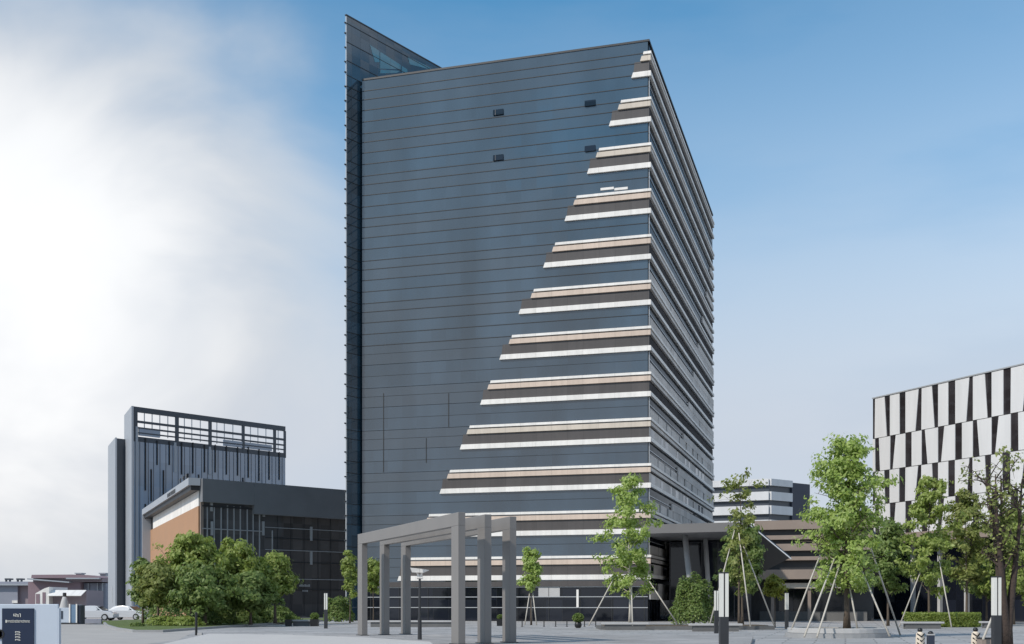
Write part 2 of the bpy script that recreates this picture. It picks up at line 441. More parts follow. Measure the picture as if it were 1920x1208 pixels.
M_sidebrown = clad_mat('dark_brown_spandrel', (0.06, 0.055, 0.055), rough=0.8, spec=0.05, tint=0.15)
M_greyclad = clad_mat('grey_cladding', (0.60, 0.565, 0.53), w=2.4, rough=0.9, spec=0.05, tint=0.10)
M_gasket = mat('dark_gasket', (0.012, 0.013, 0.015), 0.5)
M_steel = mat('pale_metal', (0.45, 0.46, 0.47), 0.4, metal=0.3)
M_darkmetal = mat('dark_metal', (0.03, 0.031, 0.034), 0.45, var=0.1)
M_black = mat('black_paint', (0.012, 0.012, 0.013), 0.4)
M_frame = mat('portal_metal', (0.195, 0.182, 0.172), 0.45, var=0.09, scale=1.2, streak=True)
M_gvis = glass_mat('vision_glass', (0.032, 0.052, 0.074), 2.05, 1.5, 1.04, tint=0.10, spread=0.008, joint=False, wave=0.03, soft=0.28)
M_gspa = glass_mat('spandrel_glass', (0.040, 0.056, 0.074), 2.0, 1.5, 1.04, rough=0.07, tint=0.06, spread=0.008, joint=False, wave=0.03, soft=0.22)
M_gblue = glass_mat('blue_glass', (0.026, 0.055, 0.082), 1.75, 1.2, 1.04, tint=0.25)
M_gdark = glass_mat('dark_glass', (0.010, 0.012, 0.018), 1.5, 1.6, 2.0, tint=0.5)
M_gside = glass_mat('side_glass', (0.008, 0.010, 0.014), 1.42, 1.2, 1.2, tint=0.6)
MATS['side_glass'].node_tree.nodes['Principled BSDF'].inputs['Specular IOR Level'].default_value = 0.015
M_gleft = glass_mat('steel_blue_glass', (0.12, 0.20, 0.30), 1.8, 1.7, 4.0, tint=0.10, joint=False)
M_gannex = glass_mat('annexe_glass', (0.105, 0.096, 0.092), 1.9, 1.3, 1.6, tint=0.22, wave=0.05)
M_teal = glass_mat('teal_glass', (0.06, 0.20, 0.25), 1.9, 1.4, 1.2, tint=0.2)
M_alu = mat('aluminium_cladding', (0.36, 0.38, 0.41), 0.45, metal=0.15, var=0.05, scale=0.15)
M_slate = mat('slate_cladding', (0.055, 0.065, 0.08), 0.4, var=0.08, scale=0.3)
M_fascia = mat('annexe_fascia', (0.185, 0.19, 0.20), 0.45, var=0.07, scale=0.5)
M_canopy = mat('canopy_metal', (0.15, 0.143, 0.14), 0.5, var=0.06, scale=0.5)
M_orange = mat('orange_render', (0.40, 0.225, 0.125), 0.75, var=0.06, scale=0.5)
M_zwhite = mat('white_wall_panel', (0.65, 0.645, 0.645), 0.55, var=0.08, scale=0.8, streak=True)
M_zwin = glass_mat('slit_glass', (0.030, 0.026, 0.028), 1.5, 1.0, 1.9, tint=0.35)
M_navy = mat('navy_wall', (0.028, 0.036, 0.058), 0.5, var=0.1, scale=0.3)
M_stonebrown = mat('brown_stone', (0.27, 0.215, 0.18), 0.7, var=0.12, scale=0.6)
M_mauve = mat('mauve_wall', (0.30, 0.25, 0.27), 0.85, var=0.08, scale=0.2)
M_mauve2 = mat('plum_wall', (0.24, 0.17, 0.19), 0.85, var=0.08, scale=0.2)
M_greywall = mat('grey_blue_wall', (0.27, 0.28, 0.33), 0.85, var=0.08, scale=0.2)
M_bark = mat('bark', (0.10, 0.075, 0.055), 0.9, var=0.3, scale=6, bump=0.5, bscale=18)
M_barkd = mat('dark_bark', (0.055, 0.038, 0.030), 0.9, var=0.3, scale=6, bump=0.6, bscale=14)
M_stake = mat('stake_timber', (0.50, 0.46, 0.40), 0.7, var=0.12, scale=4)
M_soil = mat('planter_soil', (0.115, 0.09, 0.065), 0.95, var=0.3, scale=4, bump=0.6, bscale=12)
M_lamp = mat('lamp_diffuser', (0.72, 0.70, 0.64), 0.35)
M_signnavy = mat('sign_navy', (0.010, 0.020, 0.050), 0.35, var=0.06, scale=1)
M_gate = mat('gate_wall_paint', (0.48, 0.53, 0.60), 0.5, var=0.05, scale=0.8)
M_carwhite = mat('car_paint', (0.52, 0.53, 0.55), 0.25, ior=1.6)
M_tyre = mat('tyre_rubber', (0.015, 0.015, 0.015), 0.8)
M_cream = mat('cream_paint', (0.68, 0.58, 0.46), 0.6, var=0.08, scale=4)
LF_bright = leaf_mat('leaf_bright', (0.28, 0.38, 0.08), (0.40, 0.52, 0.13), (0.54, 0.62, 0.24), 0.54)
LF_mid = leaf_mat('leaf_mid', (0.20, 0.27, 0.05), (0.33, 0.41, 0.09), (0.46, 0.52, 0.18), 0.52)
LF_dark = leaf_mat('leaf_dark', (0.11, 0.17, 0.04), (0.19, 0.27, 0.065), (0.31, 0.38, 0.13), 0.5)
LF_yell = leaf_mat('leaf_yellow', (0.18, 0.20, 0.02), (0.28, 0.29, 0.03), (0.38, 0.38, 0.08), 0.45)
LF_olive = leaf_mat('leaf_olive', (0.15, 0.19, 0.04), (0.25, 0.29, 0.07), (0.38, 0.40, 0.14), 0.5)

# ------------------------------------------------------------------ setting: ground
g = MB(); g.add([(-3000, -300, -0.02), (3000, -300, -0.02), (3000, 5500, -0.02), (-3000, 5500, -0.02)], [(0, 1, 2, 3)])
struct(g.build('ground', M_ground))
g = MB(); g.add([(-28, -40, 0), (75, -40, 0), (75, 175, 0), (-28, 175, 0)], [(0, 1, 2, 3)])
struct(g.build('plaza', M_plaza))
g = MB()
g.add([(-90, -40, 0.004), (-14, -40, 0.004), (-14.0, 44, 0.004), (-14.6, 58, 0.004), (-19, 72, 0.004), (-34, 92, 0.004), (-42, 240, 0.004), (-90, 240, 0.004)], [(0, 1, 2, 3, 4, 5, 6, 7)])
struct(g.build('road', M_road))
# lawn with its kerb: rounded front tip towards the road
lawn_px = [(198, 1170), (203, 1175), (222, 1181), (255, 1186), (300, 1186), (360, 1181.5), (420, 1177), (470, 1174), (560, 1168), (640, 1163)]
front = [GR(a, b) for a, b in lawn_px]
lawn_poly = front + [(-14.5, 124), (-36, 124), (-36, 100)]
g = MB(); g.prism(lawn_poly, 0.0, 0.12)
struct(g.build('lawn', M_grass))
def offset_line(pts, d):
    out = []
    for i, p in enumerate(pts):
        a = pts[max(i - 1, 0)]; b = pts[min(i + 1, len(pts) - 1)]
        t = Vector((b[0] - a[0], b[1] - a[1])).normalized(); n = Vector((t.y, -t.x))
        out.append((p[0] + n.x * d, p[1] + n.y * d))
    return out
g = MB(); g.prism(front + offset_line(front, 0.18)[::-1], 0.0, 0.14)
struct(g.build('lawn_kerb', M_kerb))
# raised foreground terrace (one step)
TZ = 0.14
tl, tr = GR(372, 1181, TZ), GR(1412, 1193, TZ)
back = [tl, GR(520, 1184, TZ), GR(680, 1188, TZ), GR(830, 1190, TZ), GR(1000, 1191, TZ), GR(1200, 1190, TZ), GR(1330, 1190.5, TZ), tr]
g = MB(); g.prism(back + [(8.2, 40), (7.2, 30), (-12, 30), (-13.2, 46)], 0.0, TZ)
struct(g.build('terrace', M_terrace))
g = MB()
g.prism([GR(392, 1186.5, 0.3), GR(540, 1188.5, 0.3), GR(676, 1193, 0.3), GR(806, 1201, 0.3), GR(812, 1206, 0.3), (-3.4, 36), (-11, 36)], TZ, 0.26)
tag(g.build('stone_plinth', M_pale, bevel=0.02), 'wide low pale stone plinth in front of the grey portal frames', 'plinth')

# ------------------------------------------------------------------ the office tower
C = Vector((12.4, 106.0))
dl = Vector((-0.9591, 0.2830)); dr = Vector((0.2830, 0.9591))
FL = Fac(C, dl, (-0.28, -0.96)); FR = Fac(C, dr, (0.96, -0.28))
WL = FL.u_at(680); WR = FR.u_at(1335)
df = Vector((0.607, 0.795)).normalized()
Pq = Vector(FL.p(WL, 0)[:2]); Qq = Pq + df * 34; Rq = Vector(FR.p(WR, 0)[:2])
zt = lambda y: CH + (HZ - y) * C.y / F
TOP = zt(78)
tower = thing('office_tower', 'tall dark glass tower with white bands stepping up its right corner', 'office tower', (C.x, C.y, 0), world=True)
tb = MB()
tb.prism([tuple(C), tuple(Pq), tuple(Qq), tuple(Rq)], 0, TOP - 0.4)
tb.build('core_wall', M_gdark, tower)
G0, PER, NF = 99.0, 85.6, 12
# curtain wall: strips of coated glass between thin dark gaskets
cw = MB(); jl = MB()
edges = [78.0]
for n in range(NF):
    for k in (1.0, 18.5, 40.0, 63.0):
        edges.append(G0 + PER * n + k)
edges = [e for e in edges if e < 1088] + [1097.0]
for i in range(len(edges) - 1):
    a, b = edges[i], edges[i + 1]
    k = ((a - G0) % PER)
    spand = k < 30 or a < G0
    FL.box(cw, 0, WL, zt(b) + 0.02, zt(a) - 0.02, 0.0, 0.10, 1 if spand else 0)
    if a < G0 + PER * 6.2 or k < 5 or 38 < k < 42:
        FL.box(jl, 0, WL, zt(b) - 0.035, zt(b) + 0.02, 0.0, 0.085 if a > G0 + PER * 6 else 0.135)
cw.build('curtain_wall', [M_gvis, M_gspa], tower)
jl.build('gasket', M_gasket, tower)
# parapet cap
pc = MB()
FL.box(pc, -0.16, WL, TOP - 0.04, TOP + 0.14, -0.5, 0.16); FR.box(pc, 0, WR, TOP - 0.04, TOP + 0.14, -0.5, 0.16)
pc.build('parapet_cap', M_darkmetal, tower)
# right face: glass sheet and parapet
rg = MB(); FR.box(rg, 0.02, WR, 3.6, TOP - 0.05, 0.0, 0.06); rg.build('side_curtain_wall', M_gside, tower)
dx = [1208, 1166, 1125, 1083, 1043, 1003, 962, 922, 883, 846, 807, 767]
sx = [1188, 1146, 1105, 1063, 1023, 977, 941, 905, 867, 829, 790, 750]
rnd = random.Random(3)
for n in range(NF):
    y0 = G0 + PER * n
    # paired band: thin white strip above a beige one
    ua = FL.u_at(dx[n]); ub = FL.u_at(dx[n] - 4)
    z1, z0 = zt(y0), zt(y0 + 4.8)
    m = MB(); FL.box(m, ua, -0.34, z0, z1, 0.10, 0.34, ub=(ua + 0.06, -0.34)); FR.box(m, -0.0, WR, z0, z1, 0.06, 0.34)
    m.build('white_strip', M_white, tower)
    z1b, z0b = zt(y0 + 7.2), zt(y0 + 16.4)
    m = MB(); FL.box(m, ub, -0.28, z0b, z1b, 0.10, 0.28, ub=(ub + 0.14, -0.28)); FR.box(m, 0.0, WR, z0b + (z1b - z0b) * 0.35, z1b, 0.06, 0.28, 1)
    m.build('beige_band', [M_beige if n in (0, 1, 2, 8) else M_beige2, M_greyclad], tower)
    # single white band
    us = FL.u_at(sx[n])
    z1s, z0s = zt(y0 + 36.4), zt(y0 + 45.8)
    m = MB(); FL.box(m, us, -0.30, z0s, z1s, 0.10, 0.30, ub=(us + 0.16, -0.30)); FR.box(m, 0.0, WR, z0s + (z1s - z0s) * 0.28, z1s, 0.06, 0.30)
    m.build('white_band', M_white, tower)
    # brown spandrel between them
    m = MB(); FL.box(m, us - 0.12, -0.13, z1s, z0b, 0.10, 0.13, ub=(us, -0.13)); m.build('spandrel', M_brown, tower)
    # right face: grey spandrels and, beyond a stepped line, grey cladding with slit windows
    m = MB()
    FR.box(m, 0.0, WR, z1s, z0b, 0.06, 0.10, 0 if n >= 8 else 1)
    sstep = 9.2 + 4.1 * (10 - n)
    zg1, zg0 = z0s, zt(y0 + PER)
    zm = zg0 + (zg1 - zg0) * 0.45
    # pale upstand below the glass strip, cut by a few slits on the lower storeys
    u2 = 0.12
    while u2 < WR - 0.5 and n >= 4:
        w = rnd.uniform(9.0, 22.0) if n < 7 else rnd.uniform(1.6, 5.5); gp = rnd.uniform(0.15, 0.5) if n < 7 else rnd.uniform(0.3, 1.1)
        FR.box(m, u2, min(u2 + w, WR), zg0 + 0.10, zm, 0.06, 0.20)
        u2 += w + gp
    if sstep < WR - 1:
        FR.box(m, max(sstep, 0.3), WR, zm + 0.004, zg1 - 0.32, 0.06, 0.22)
    m.build('side_spandrel', [M_greyclad, M_sidebrown], tower)
    if n >= 8:
        k = 0
        u = 1.0
        while u < WR - 1.5 and k < 9:
            w = rnd.uniform(0.7, 2.2)
            m = MB(); FR.box(m, u, u + w, z1s + 0.12, z0b - 0.1, 0.10, 0.115)
            m.build('slit_window', M_gdark, tower); k += 1
            u += w + rnd.uniform(1.0, 6.0)
# bright corner mullion edge on glass and window bays of lower storeys
for n in range(NF - 1):
    y0 = G0 + PER * n
    m = MB()
    za, zb = zt(y0 + PER) , zt(y0 + 46.6)
    FR.box(m, 0.0, 0.10, za, zb, 0.062, 0.13)
    m.build('corner_mullion', M_steel, tower)
    zq = za + (zb - za) * 0.66
    m = MB(); FR.box(m, 0.11, min(9.2 + 4.1 * (10 - n), WR - 0.5) - 0.02, zq - 0.035, zq + 0.035, 0.06, 0.12)
    m.build('side_transom', M_steel, tower)
# top-hung sashes standing open
for px, py in ((935, 212), (1107, 195), (935, 297), (1107, 280)):
    u = FL.u_at(px); z = FL.z_at(px, py)
    m = MB()
    P = [FL.p(u - 0.5, z - 0.26, 0.20), FL.p(u + 0.5, z - 0.26, 0.20), FL.p(u + 0.5, z + 0.28, 0.12), FL.p(u - 0.5, z + 0.28, 0.12)]
    Q = [p + FL.n * 0.05 for p in P]
    m.hexa(P + Q)
    m.build('open_sash', M_gdark, tower)
for px in (1139, 1165):
    u = FL.u_at(px); z = FL.z_at(px, 357.5)
    m = MB(); FL.box(m, u - 0.62, u + 0.62, z + 0.02, z + 0.24, 0.10, 0.16); m.build('small_white_panel', M_white, tower)  # two small plain white panels set on the glass
# ground floor: navy glazing with pale transoms
gf = MB(); FL.box(gf, 0, WL, 0.05, 3.22, 0.0, 0.05); gf.build('shopfront_glass', M_gdark, tower)
gl = MB(); FL.box(gl, 0, WL, 3.25, zt(1089), 0.10, 0.22); gl.build('shopfront_lintel', M_brown, tower)
for zz in (2.28, 1.28, 3.2):
    m = MB(); FL.box(m, 0, WL, zz - 0.035, zz + 0.035, 0.05, 0.12); m.build('transom', M_steel, tower)
u = 0.3
while u < WL:
    m = MB(); FL.box(m, u, u + 0.05, 0.05, 3.2, 0.05, 0.10); m.build('shopfront_mullion', M_darkmetal, tower); u += 3.0
m = MB(); FL.box(m, FL.u_at(1050), FL.u_at(1010), 2.3, 3.15, 0.05, 0.09); m.build('shopfront_blind', M_stone, tower)
m = MB(); FL.box(m, FL.u_at(1085.5), FL.u_at(1081.5), 1.3, 2.95, 0.05, 0.16); m.build('door_post', M_white, tower)
# heavier joints of the plant-floor panels low on the left part of the front
for pxa, ya, pxb, yb in ((720, 738, 720, 886), (800, 822, 800, 868), (842, 738, 842, 802), (720, 1000, 720, 1000)):
    if ya == yb: continue
    u = FL.u_at(pxa); m = MB(); FL.box(m, u - 0.035, u + 0.035, FL.z_at(pxa, yb), FL.z_at(pxa, ya), 0.10, 0.13); m.build('facade_joint', M_gasket, tower)
# the projecting glass fin at the left end
fn_ = Vector((df.y, -df.x)); FF = Fac(Pq - fn_ * 0.30, df, (0.8, -0.6))
uf0 = FF.u_at(649); FTOP = FF.z_at(649, 29)
ft = MB()
FF.box(ft, uf0 + 0.14, 20, 0.0, FTOP, -0.14, 0.0)
fj = ft
for i in range(len(edges) - 1):
    z = zt(edges[i])
    if (edges[i] - G0) % PER < 30 or i % 2 == 0:
        FF.box(fj, uf0 + 0.05, -0.02, z - 0.03, z + 0.02, 0.0, 0.03, 1)
for z in (TOP + 1.4, TOP + 3.2, TOP + 5.0):
    FF.box(fj, uf0 + 0.05, 20, z - 0.03, z + 0.03, 0.0, 0.03, 1)
ft.build('glass_fin', [M_gblue, M_gasket], tower)
fc = MB(); FF.box(fc, uf0 - 0.02, 20, FTOP, FTOP + 0.12, -0.17, 0.04); fc.build('fin_cap', M_darkmetal, tower)
fe = MB(); FF.box(fe, uf0 + 0.04, uf0 + 0.14, 0, FTOP, -0.12, -0.02); fe.build('fin_edge', M_steel, tower)
z = 4.0; k = 0
while z < FTOP and k < 60:
    m = MB(); FF.box(m, uf0 - 0.14, uf0 + 0.04, z - 0.06, z + 0.06, -0.13, -0.01); m.build('fin_bracket', M_darkmetal, tower)
    z += 1.39 if k % 3 else 1.0; k += 1
# teal panes in the fin above the roof
def fin_quad(pts, name):
    P = [FF.p(FF.u_at(a), FF.z_at(a, b), 0.0) for a, b in pts]; Q = [p + FF.n * 0.02 for p in P]
    m = MB(); uvs = [(FF.u_at(a), FF.z_at(a, b)) for a, b in pts] * 2
    m.hexa(P + Q, uvs); m.build(name, M_teal, tower)
fin_quad([(703, 117), (711, 117), (711, 96), (693, 84)], 'fin_pane')
fin_quad([(712, 129), (751, 130), (751, 122), (712, 97)], 'fin_pane')
fin_quad([(712, 138), (744, 137), (750, 133), (712, 131)], 'fin_pane')
fin_quad([(753, 137), (764, 136), (763, 130), (753, 124)], 'fin_pane')
fin_quad([(768, 121), (808, 131), (806, 127), (764, 106)], 'fin_pane')
# plant room set back on the roof

# ------------------------------------------------------------------ glass tower on the left
c2 = Vector(PT(250, 762, 180)[:2])
HL = Fac(c2, (2090, 2180), (0.7, -0.7)); HS = Fac(c2, (-1006, 2180), (-0.9, -0.4))
H2 = HL.z_at(250, 762)
wl2 = HL.u_at(535); ws2 = HS.u_at(236.5)
lt = thing('glass_office_block', 'steel-blue glass block with an open frame along its roofline', 'office block', (c2.x, c2.y, 0), world=True)
zb = H2 - 5.4
b1 = Vector(HL.p(wl2, 0)[:2]); b2 = Vector(HS.p(ws2, 0)[:2]); b3 = b1 + (b2 - c2)
m = MB(); m.prism([tuple(c2), tuple(b1), tuple(b3), tuple(b2)], 0, zb); m.build('block_wall', M_gleft, lt)
m = MB(); HS.box(m, -0.3, ws2, 0, H2, 0.0, 0.3); m.build('end_wall', M_alu, lt)
# roof screen: top beam, posts and rails with the sky between
m = MB(); HL.box(m, -0.0, wl2, H2 - 0.8, H2, -0.4, 0.05); m.build('roof_beam', M_slate, lt)
for px, w in ((250.5, 0.7), (330, 0.5), (392.5, 0.45), (455, 0.4), (514, 0.4), (533.5, 0.3)):
    u = HL.u_at(px); u = max(0.01, u - w * 0.3) if px < 300 else u
    m = MB(); HL.box(m, u, u + w, zb, H2 - 0.8, -0.35, 0.03); m.build('roof_post', M_slate, lt)
for za, zb_, in ((H2 - 2.45, H2 - 2.1), (H2 - 3.35, H2 - 3.1), (H2 - 4.1, H2 - 3.9), (H2 - 5.4, H2 - 4.6)):
    m = MB(); HL.box(m, 0.8, wl2, za, zb_, -0.25, 0.0); m.build('roof_rail', M_slate, lt)
for px in (271, 285.5, 300, 315, 346, 360, 376, 407, 421, 437, 470, 484, 499, 522):
    u = HL.u_at(px); m = MB(); HL.box(m, u, u + 0.10, H2 - 4.3, H2 - 0.8, -0.2, -0.08); m.build('roof_baluster', M_steel, lt)
m = MB(); HL.box(m, 1.0, HL.u_at(300), H2 - 4.4, H2 - 3.3, -0.3, -0.02); m.build('screen_panel', M_gleft, lt)
m = MB(); HL.box(m, HL.u_at(420), HL.u_at(510), H2 - 4.5, H2 - 3.5, -0.3, -0.02); m.build('screen_panel', M_gleft, lt)
# dark slits and pale fins on the face, two staggered rows
for px, ya, yb in ((272, 822, 920), (294, 826, 872), (317, 828, 872), (340, 830, 890), (361, 830, 888), (383, 834, 886), (403, 834, 886), (424, 836, 890), (445, 838, 892), (465, 838, 896), (485, 842, 902), (504, 846, 900), (523, 848, 900),
                   (283, 880, 940), (306, 882, 936), (352, 888, 920), (372, 890, 915), (455, 896, 918), (272, 945, 1010), (294, 950, 1000)):
    u = HL.u_at(px); m = MB(); HL.box(m, u - 0.06, u + 0.10, HL.z_at(px, yb), HL.z_at(px, ya), 0.0, 0.16); m.build('facade_slit', M_gasket, lt)
for px in (262, 278, 288, 300, 311, 323, 334, 346, 356, 367, 378, 389, 398, 409, 418, 430, 438, 451, 459, 471, 479, 491, 498, 510, 517, 529):
    u = HL.u_at(px); m = MB(); HL.box(m, u - 0.03, u + 0.03, 0.5, zb, 0.0, 0.05); m.build('panel_joint', M_slate, lt)
for px, ya, yb in ((328, 830, 885), (393, 838, 890), (256, 800, 1090), (537, 1, 1)):
    if ya > 1:
        u = HL.u_at(px); m = MB(); HL.box(m, u - 0.2, u + 0.2, HL.z_at(px, yb), HL.z_at(px, ya), 0.0, 0.12); m.build('facade_fin', M_alu, lt)
# the narrower slab to its left
c3 = Vector(PT(219, 822, 186)[:2])
KR = Fac(c3, (2090, 2180), (0.7, -0.7)); KS = Fac(c3, (-1006, 2180), (-0.9, -0.4))
H3 = KR.z_at(219, 822); wk = KS.u_at(205.5)
sb = thing('slab_block', 'narrow grey slab beside the steel-blue glass block', 'office block', (c3.x, c3.y, 0), world=True)
e1 = Vector(KR.p(2.3, 0)[:2]); e2 = Vector(KS.p(wk, 0)[:2])
m = MB(); m.prism([tuple(c3), tuple(e1), tuple(e1 + e2 - c3), tuple(e2)], 0, H3); m.build('slab_wall', M_slate, sb)
m = MB(); KS.box(m, -0.2, wk, 0, H3 + 0.1, 0.0, 0.25); m.build('slab_end', M_alu, sb)
m = MB(); KS.box(m, 3.5, 4.6, 2.0, 4.6, 0.25, 0.3); m.build('wall_vent', M_steel, sb)

# ------------------------------------------------------------------ annexe with the orange wall
c4 = Vector(PT(375, 898, 130)[:2])
AR = Fac(c4, (2355, 2180), (0.7, -0.7)); AL = Fac(c4, (-955, 2180), (-0.9, -0.4))
HA = AR.z_at(375, 898); wa = AR.u_at(655); wal = AL.u_at(284)
an = thing('low_office_block', 'low dark block with an orange side wall and white fascia', 'office block', (c4.x, c4.y, 0), world=True)
f1 = Vector(AR.p(wa, 0)[:2]); f2 = Vector(AL.p(wal - 0.5, 0)[:2]); f3 = f1 + Vector((-0.401, 0.916)) * 26
m = MB(); m.prism([tuple(AR.p(0.35, 0)[:2]), tuple(f1), tuple(f3), tuple(f2)], 0, HA - 0.3); m.build('block_wall', M_gannex, an)
m = MB()   # deep fascia on the dark face, stepping down over the right part
AR.box(m, 0.0, AR.u_at(472), HA - 2.6, HA, 0.0, 0.6); AR.box(m, AR.u_at(472), wa, HA - 3.6, HA, 0.0, 0.62)
m.build('fascia', M_fascia, an)
m = MB(); AL.box(m, -0.3, wal + 0.5, HA - 0.78, HA + 0.05, 0.0, 1.3); m.build('roof_edge', M_alu, an)
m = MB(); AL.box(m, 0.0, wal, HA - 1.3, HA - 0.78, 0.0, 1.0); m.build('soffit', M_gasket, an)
ms = AL.u_at(300)
# white upper wall over an orange lower wall, the joint rising to the right
m = MB(); AL.box(m, 0.35, wal - 3, HA - 3.0, HA - 1.3, 0.0, 0.12); m.build('upper_wall', M_white, an)
m = MB(); AL.box(m, 0.35, wal, 0, HA - 3.0, 0.0, 0.14); m.build('orange_wall', M_orange, an)
m = MB(); AL.box(m, wal - 3, wal, HA - 3.0, HA - 1.3, 0.0, 0.08); m.build('dark_reveal', M_gasket, an)
m = MB(); AL.box(m, wal, wal + 0.5, 0, HA - 0.78, 0.0, 1.3); m.build('end_pier', M_alu, an)
m = MB(); AR.box(m, 0.0, 0.35, 0, HA - 2.6, 0.0, 0.15); m.build('corner_pier', M_stonebrown, an)
# sign on the white roof edge: unreadable small line, then three larger letters
k = 0
for px in (335, 338, 341, 343.5, 346, 348.5):
    u = AL.u_at(px); m = MB(); AL.box(m, u - 0.5, u + 0.35, HA - 0.66, HA - 0.22, 1.3, 1.36); m.build('sign_letter', M_black, an)
for px, w in ((353, 0.5), (359, 0.6), (365, 0.6)):
    u = AL.u_at(px); m = MB()
    AL.box(m, u - w, u + w, HA + 0.05, HA + 0.25, 0.9, 1.0); AL.box(m, u - w, u - w + 0.3, HA + 0.25, HA + 0.85, 0.9, 1.0); AL.box(m, u - w + 0.3, u + w, HA + 0.62, HA + 0.85, 0.9, 1.0)
    m.build('roof_letter', M_black, an)
# glazed bay with pale mullions
for px, ya, yb in ((388, 950, 1100), (401, 950, 1100), (414, 950, 1100), (426, 948, 1100), (438, 950, 1100), (450, 950, 1100), (463, 955, 1100), (474, 953, 1100), (486, 956, 1100), (510, 995, 1100)):
    u = AR.u_at(px); m = MB(); AR.box(m, u - 0.04, u + 0.05, AR.z_at(px, yb), AR.z_at(px, ya), 0.0, 0.14); m.build('bay_mullion', M_steel, an)
m = MB(); AR.box(m, AR.u_at(378), AR.u_at(492), AR.z_at(378, 948) - 0.12, AR.z_at(378, 948) + 0.06, 0.0, 0.16); m.build('bay_transom', M_darkmetal, an)
m = MB(); AR.box(m, AR.u_at(378), AR.u_at(492), AR.z_at(378, 991) - 0.05, AR.z_at(378, 991) + 0.05, 0.0, 0.16); m.build('bay_transom', M_steel, an)
for px, y in ((396, 945), (397, 990), (494, 955), (493, 990), (582, 955), (583, 1000), (583, 1045)):
    u = AR.u_at(px); m = MB(); AR.box(m, u - 0.14, u + 0.14, AR.z_at(px, y + 14), AR.z_at(px, y - 12), 0.0, 0.14); m.build('wall_light', M_steel, an)
for zz, cc_ in ((4.6, 0), (8.0, 0), (10.6, 0)):
    m = MB(); AR.box(m, AR.u_at(497), wa, zz - 0.04, zz + 0.04, 0.0, 0.06); m.build('floor_line', M_steel, an)
for px in (520, 545, 570, 596, 620):
    u = AR.u_at(px); m = MB(); AR.box(m, u - 0.03, u + 0.03, 0.3, HA - 3.6, 0.0, 0.05); m.build('wall_mullion', M_darkmetal, an)
for zz in (3.4, 6.6, 9.4):
    m = MB(); AR.box(m, AR.u_at(497), wa, zz - 0.06, zz + 0.06, 0.0, 0.05); m.build('floor_line', M_darkmetal, an)
m = MB(); 
for i, px in enumerate(np.linspace(562, 580, 9)):
    u = AR.u_at(px); AR.box(m, u - 0.06, u + 0.06, 3.72, 3.72 + (0.28 if i % 3 else 0.2), 0.0, 0.05)
for i, px in enumerate(np.linspace(568, 576, 4)):
    u = AR.u_at(px); AR.box(m, u - 0.06, u + 0.06, 3.1, 3.32, 0.0, 0.05)
m.build('shop_lettering', M_steel, an)

# ------------------------------------------------------------------ zebra-fronted building on the right
c5 = Vector(PT(1636, 748, 120)[:2])
ZF = Fac(c5, (1014, -2180), (-0.9, -0.42))
zr = [22.78, 18.66, 15.25, 11.85, 8.7]
zd = thing('zebra_front_building', 'white building with rows of slanted dark slit windows', 'office building', (c5.x, c5.y, 0), world=True)
zlen = 27.0
nin = -ZF.n
q0 = Vector(ZF.p(0.12, 0, -0.35)[:2]); q1 = Vector(ZF.p(zlen, 0, -0.35)[:2]); nn2 = Vector((nin.x, nin.y))
m = MB(); m.prism([tuple(q0), tuple(q1), tuple(q1 + nn2 * 20), tuple(q0 + nn2 * 20)], zr[4], zr[0] - 0.05); m.build('upper_volume', M_zwhite, zd)
m = MB()
q2 = q0 + nn2 * 1.2; q3 = q1 + nn2 * 1.2
m.prism([tuple(q2), tuple(q3), tuple(q3 + nn2 * 18), tuple(q2 + nn2 * 18)], 0, zr[4]); m.build('ground_floor', M_gdark, zd)
m = MB(); ZF.box(m, -1.0, zlen, zr[4] - 0.95, zr[4] - 0.02, -1.4, 0.35); m.build('stone_ledge', M_stonebrown, zd)
m = MB(); ZF.box(m, -0.02, zlen, zr[0], zr[0] + 0.12, -0.6, 0.06); m.build('roof_cap', M_steel, zd)
X = lambda zx: 1320 + zx / 3.02
rows = [
 [(950, 968, 950, 966), (1022, 1052, 1035, 1052), (1107, 1140, 1108, 1140), (1215, 1232, 1197, 1230), (1290, 1325, 1305, 1325), (1383, 1422, 1383, 1422), (1502, 1522, 1485, 1522), (1590, 1628, 1605, 1628), (1695, 1737, 1695, 1735), (1830, 1852, 1805, 1850)],
 [(968, 990, 970, 996), (1055, 1085, 1053, 1068), (1140, 1175, 1140, 1175), (1232, 1250, 1232, 1265), (1325, 1360, 1325, 1342), (1422, 1460, 1422, 1460), (1522, 1545, 1522, 1560), (1628, 1668, 1628, 1648), (1737, 1778, 1737, 1780), (1852, 1875, 1852, 1890)],
 [(952, 968, 952, 968), (1020, 1050, 1025, 1050), (1105, 1140, 1105, 1138), (1212, 1230, 1195, 1228), (1290, 1325, 1300, 1325), (1383, 1420, 1383, 1420), (1502, 1520, 1490, 1520), (1590, 1625, 1600, 1622), (1690, 1732, 1690, 1735), (1820, 1845, 1795, 1842)],
 [(968, 990, 970, 992), (1052, 1085, 1055, 1072), (1140, 1175, 1140, 1175), (1232, 1250, 1232, 1265), (1325, 1360, 1325, 1342), (1422, 1460, 1422, 1460), (1522, 1545, 1522, 1560), (1628, 1668, 1628, 1648), (1737, 1778, 1737, 1780), (1852, 1875, 1852, 1890)]]
